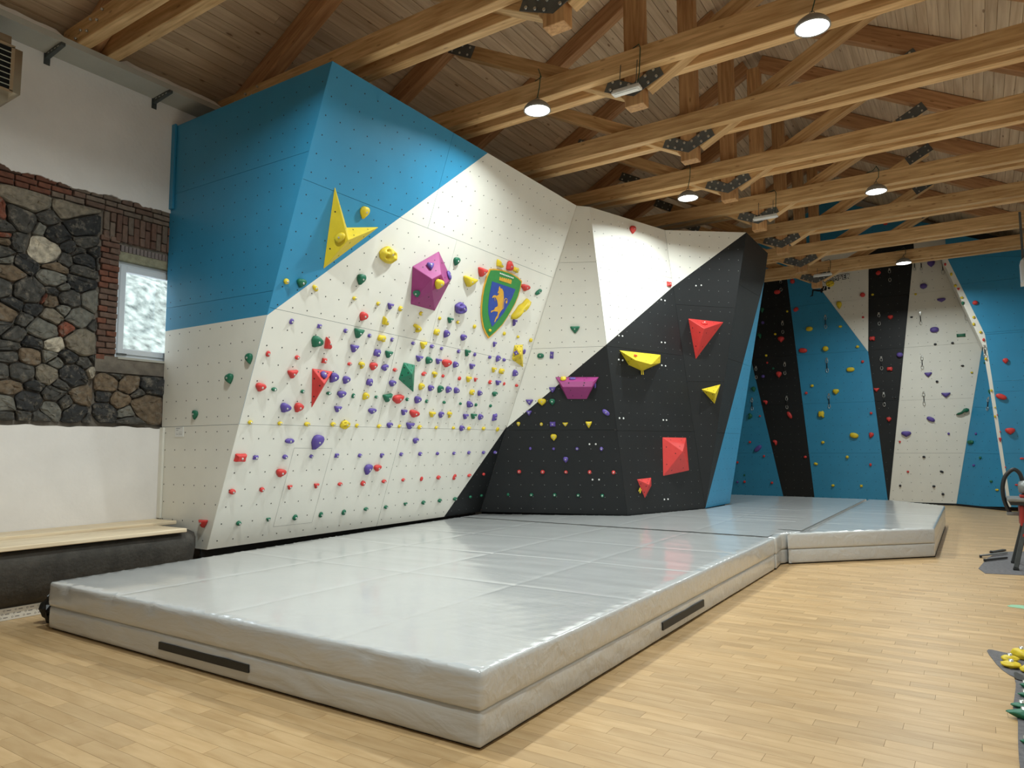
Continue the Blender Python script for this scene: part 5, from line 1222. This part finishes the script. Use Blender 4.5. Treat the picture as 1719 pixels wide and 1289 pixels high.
ss = empty('saw_stand', (.72, 10.9, 0), 'red mitre saw on a grey table stand with dark splayed legs', 'saw')
TX0, TX1, TYa, TYb, TZ = PY(1690, 838, 10.8).x, 1.35, 10.62, 11.15, .86
box('table_top', (TX0, TYa, TZ - .045), (TX1, TYb, TZ), M_GRY, ss, .012); box('table_rim', (TX0 + .03, TYa + .02, TZ - .085), (TX1 - .03, TYb - .02, TZ - .046), M_BLKPL, ss)
box('saw_body', (TX0 + .12, TYa + .05, TZ - .34), (TX1 - .12, TYb - .05, TZ - .086), M_RED, ss, .01)
box('corner_post', (TX0 + .16, TYa + .03, TZ - .36), (TX0 + .20, TYa + .06, TZ - .08), M_BLKPL, ss)
for sx, sy in ((0, 0), (0, 1), (1, 0), (1, 1)):
    xt = TX0 + .17 if not sx else TX1 - .17; yt = TYa + .06 if not sy else TYb - .06
    f = beam('leg', (xt, yt, TZ - .3), (xt + (-.13 if not sx else .13), yt + (-.1 if not sy else .1), .03), .05, .05, M_LEG, ss, .006)
    rf = box('rubber_foot', (xt + (-.16 if not sx else .10), yt + (-.13 if not sy else .07), .006), (xt + (-.10 if not sx else .16), yt + (-.07 if not sy else .13), .034), M_BLKPL, ss, .005); under(rf, f)
for z in (.30, .40): box('cross_bar', (TX0 + .13, TYa + .0, z), (TX1 - .13, TYa + .03, z + .035), M_RED, ss, .004)
arc = [PY(px, py, 10.95) for px, py in ((1696, 862), (1687, 843), (1683, 822), (1686, 803), (1694, 792), (1703, 788), (1712, 795), (1717, 809), (1726, 830))]
bm = bmesh.new(); P4 = []
for i in range(len(arc) - 1):
    p0, p1, p2, p3 = arc[max(i - 1, 0)], arc[i], arc[i + 1], arc[min(i + 2, len(arc) - 1)]
    for t in (0, .25, .5, .75): P4.append(.5 * ((2 * p1) + (p2 - p0) * t + (2 * p0 - 5 * p1 + 4 * p2 - p3) * t * t + (3 * p1 - p0 - 3 * p2 + p3) * t ** 3))
add_tube(bm, P4, .024, 8); wobj('dust_hose', bm, M_BLKPL, ss)
p = PY(1698, 862, 10.95); box('hose_end', (p.x - .05, 10.92, p.z - .02), (p.x + .12, 10.98, p.z + .02), M_GRY, ss, .006)
p = PY(1717, 818, 10.85)
bm = bmesh.new(); add_lathe(bm, [(.02, -.11), (.07, -.10), (.095, -.02), (.09, .06), (.05, .12), (.01, .13)], 14, (p.x + .06, 10.85, p.z), 0, 'X'); wobj('motor', bm, M_GRY, ss)
beam('saw_arm', (p.x + .0, 10.85, TZ), (p.x + .14, 10.85, p.z - .02), .07, .09, M_BLKPL, ss, .01)
bm = bmesh.new(); add_lathe(bm, [(.14, -.012), (.15, -.012), (.15, .012), (.14, .012)], 18, (p.x + .24, 10.85, TZ + .13), 0, 'Y'); wobj('blade_guard', bm, M_GRY, ss)
box('saw_base', (p.x - .04, 10.75, TZ + .001), (p.x + .45, 10.95, TZ + .035), M_RED, ss, .008)
# bars and clamps lying by the stand
for i, (a, b, lab) in enumerate((((1646, 930), (1690, 925), 'long steel clamp bar on the felt by the saw, pointing out farthest'), ((1653, 938), (1690, 934), 'short dark bar lying beneath the clamp bar by the saw'), ((1664, 926), (1686, 922), 'dark block tool lying behind the clamp bar by the saw'))):
    A, B = PZ(*a, .05 - .012 * i), PZ(*b, .05 - .012 * i); o = empty('clamp_bar', ((A + B) / 2).to_2d().to_3d(), lab, 'tool', 'tools lying by the saw stand')
    beam('bar', (A.x, A.y, .03 - .006 * i), (B.x, B.y, .03 - .006 * i), .03 + .02 * (i == 2), .022, M_GRY if i == 0 else M_BLKPL, o, .004); beam('jaw', (A.x, A.y - .03, .022), (A.x, A.y + .05, .022), .03, .03, M_BLKPL, o, .004)
# felt pieces with loose holds
sheet('pointed grey felt piece with yellow holds on it', [fpx(1656, 1094), fpx(1660, 1090), fpx(1685, 1096), fpx(1719, 1103), (.75, 6.3), (.7, 5.95), fpx(1712, 1138), fpx(1700, 1137), fpx(1678, 1122)])
sheet('long grey felt strip with green holds, running toward the viewer', [fpx(1703, 1140), fpx(1706, 1150), fpx(1702, 1180), fpx(1700, 1190), fpx(1709, 1205), fpx(1709, 1250), fpx(1711, 1283), fpx(1716, 1300), (.55, 4.1), (.6, 5.4)], .006)
sheet('pale green paper triangle lying on the floor', [fpx(1688, 1018), fpx(1700, 1014.5), (.45, 8.3), (.5, 8.0), fpx(1719, 1022)], .002, 'paper_sheet', mat('pale_green_paper', rgb(140, 184, 150), .8), 'paper')
sheet('black strap lying across the end of the pointed felt', [fpx(1702, 1129), fpx(1722, 1139), fpx(1722, 1147), fpx(1703, 1142)], .012, 'black_strap', M_BLKPL, 'strap')
def loose(col, x, y, w, h, rot, lab, grp, k='b'):
    p = PZ(x, y, 0); sc = depth(p) / F_PX; W_, D_ = w * sc, h * sc * 1.5; H_ = h * sc * .75
    bm = bmesh.new(); bmesh.ops.create_icosphere(bm, subdivisions=3, radius=1); seed = x * .31
    for v in bm.verts:
        c = v.co.copy(); j = 1 + .22 * mnoise.noise(c * 1.6 + V((seed, 0, 0))) + .08 * mnoise.noise(c * 4 + V((seed, 3, 0)))
        if k == 'u' and c.x < 0: j *= 1 - .0; c.y *= 1 + c.x * .75; c.z *= 1 + c.x * .6
        v.co = V((c.x * W_ / 2 * j, c.y * D_ / 2 * j, max(0, H_ * (.42 + .5 * c.z * j))))
    o = obj('loose_hold', bm, HC[col], None, True, V((p.x, p.y, .007))); o.rotation_euler = (0, 0, math.radians(rot)); tag(o, lab, 'climbing hold', grp)
    if bolt_me:
        bo = bpy.data.objects.new('bolt', bolt_me); link(bo, o); bo.location = (0, 0, H_ * .9); bo.scale = (1.3, 1.3, 1.6)
g_ = 'yellow holds heaped on the pointed felt'
for a in (('Y', 1696, 1112, 26, 15, 20, 'loose yellow hold with two bolt ends, nearest the felt point', g_), ('Y', 1698, 1122, 30, 15, -10, 'low flat yellow hold in front of the heap on the felt', g_), ('Y', 1716, 1107, 24, 24, 40, 'tallest round yellow hold at the back of the heap', g_), ('Y', 1726, 1130, 22, 15, -30, 'yellow hold with a grey bolt beside the black strap', g_)): loose(*a)
g_ = 'green holds along the felt strip'
for a in (('G', 1722, 1156, 16, 12, 0, 'small green hold, farthest along the felt strip', g_, 'u'), ('G', 1722, 1172, 22, 12, 8, 'green hold second from the far end of the felt strip', g_, 'u'), ('G', 1716, 1191, 34, 14, 12, 'green wedge hold lying behind the largest green hold', g_, 'u'), ('G', 1720, 1208, 52, 22, 4, 'largest green wedge hold overhanging the felt edge', g_, 'u'), ('G', 1724, 1251, 20, 12, 0, 'green hold nearest the viewer on the felt strip', g_, 'u')): loose(*a)
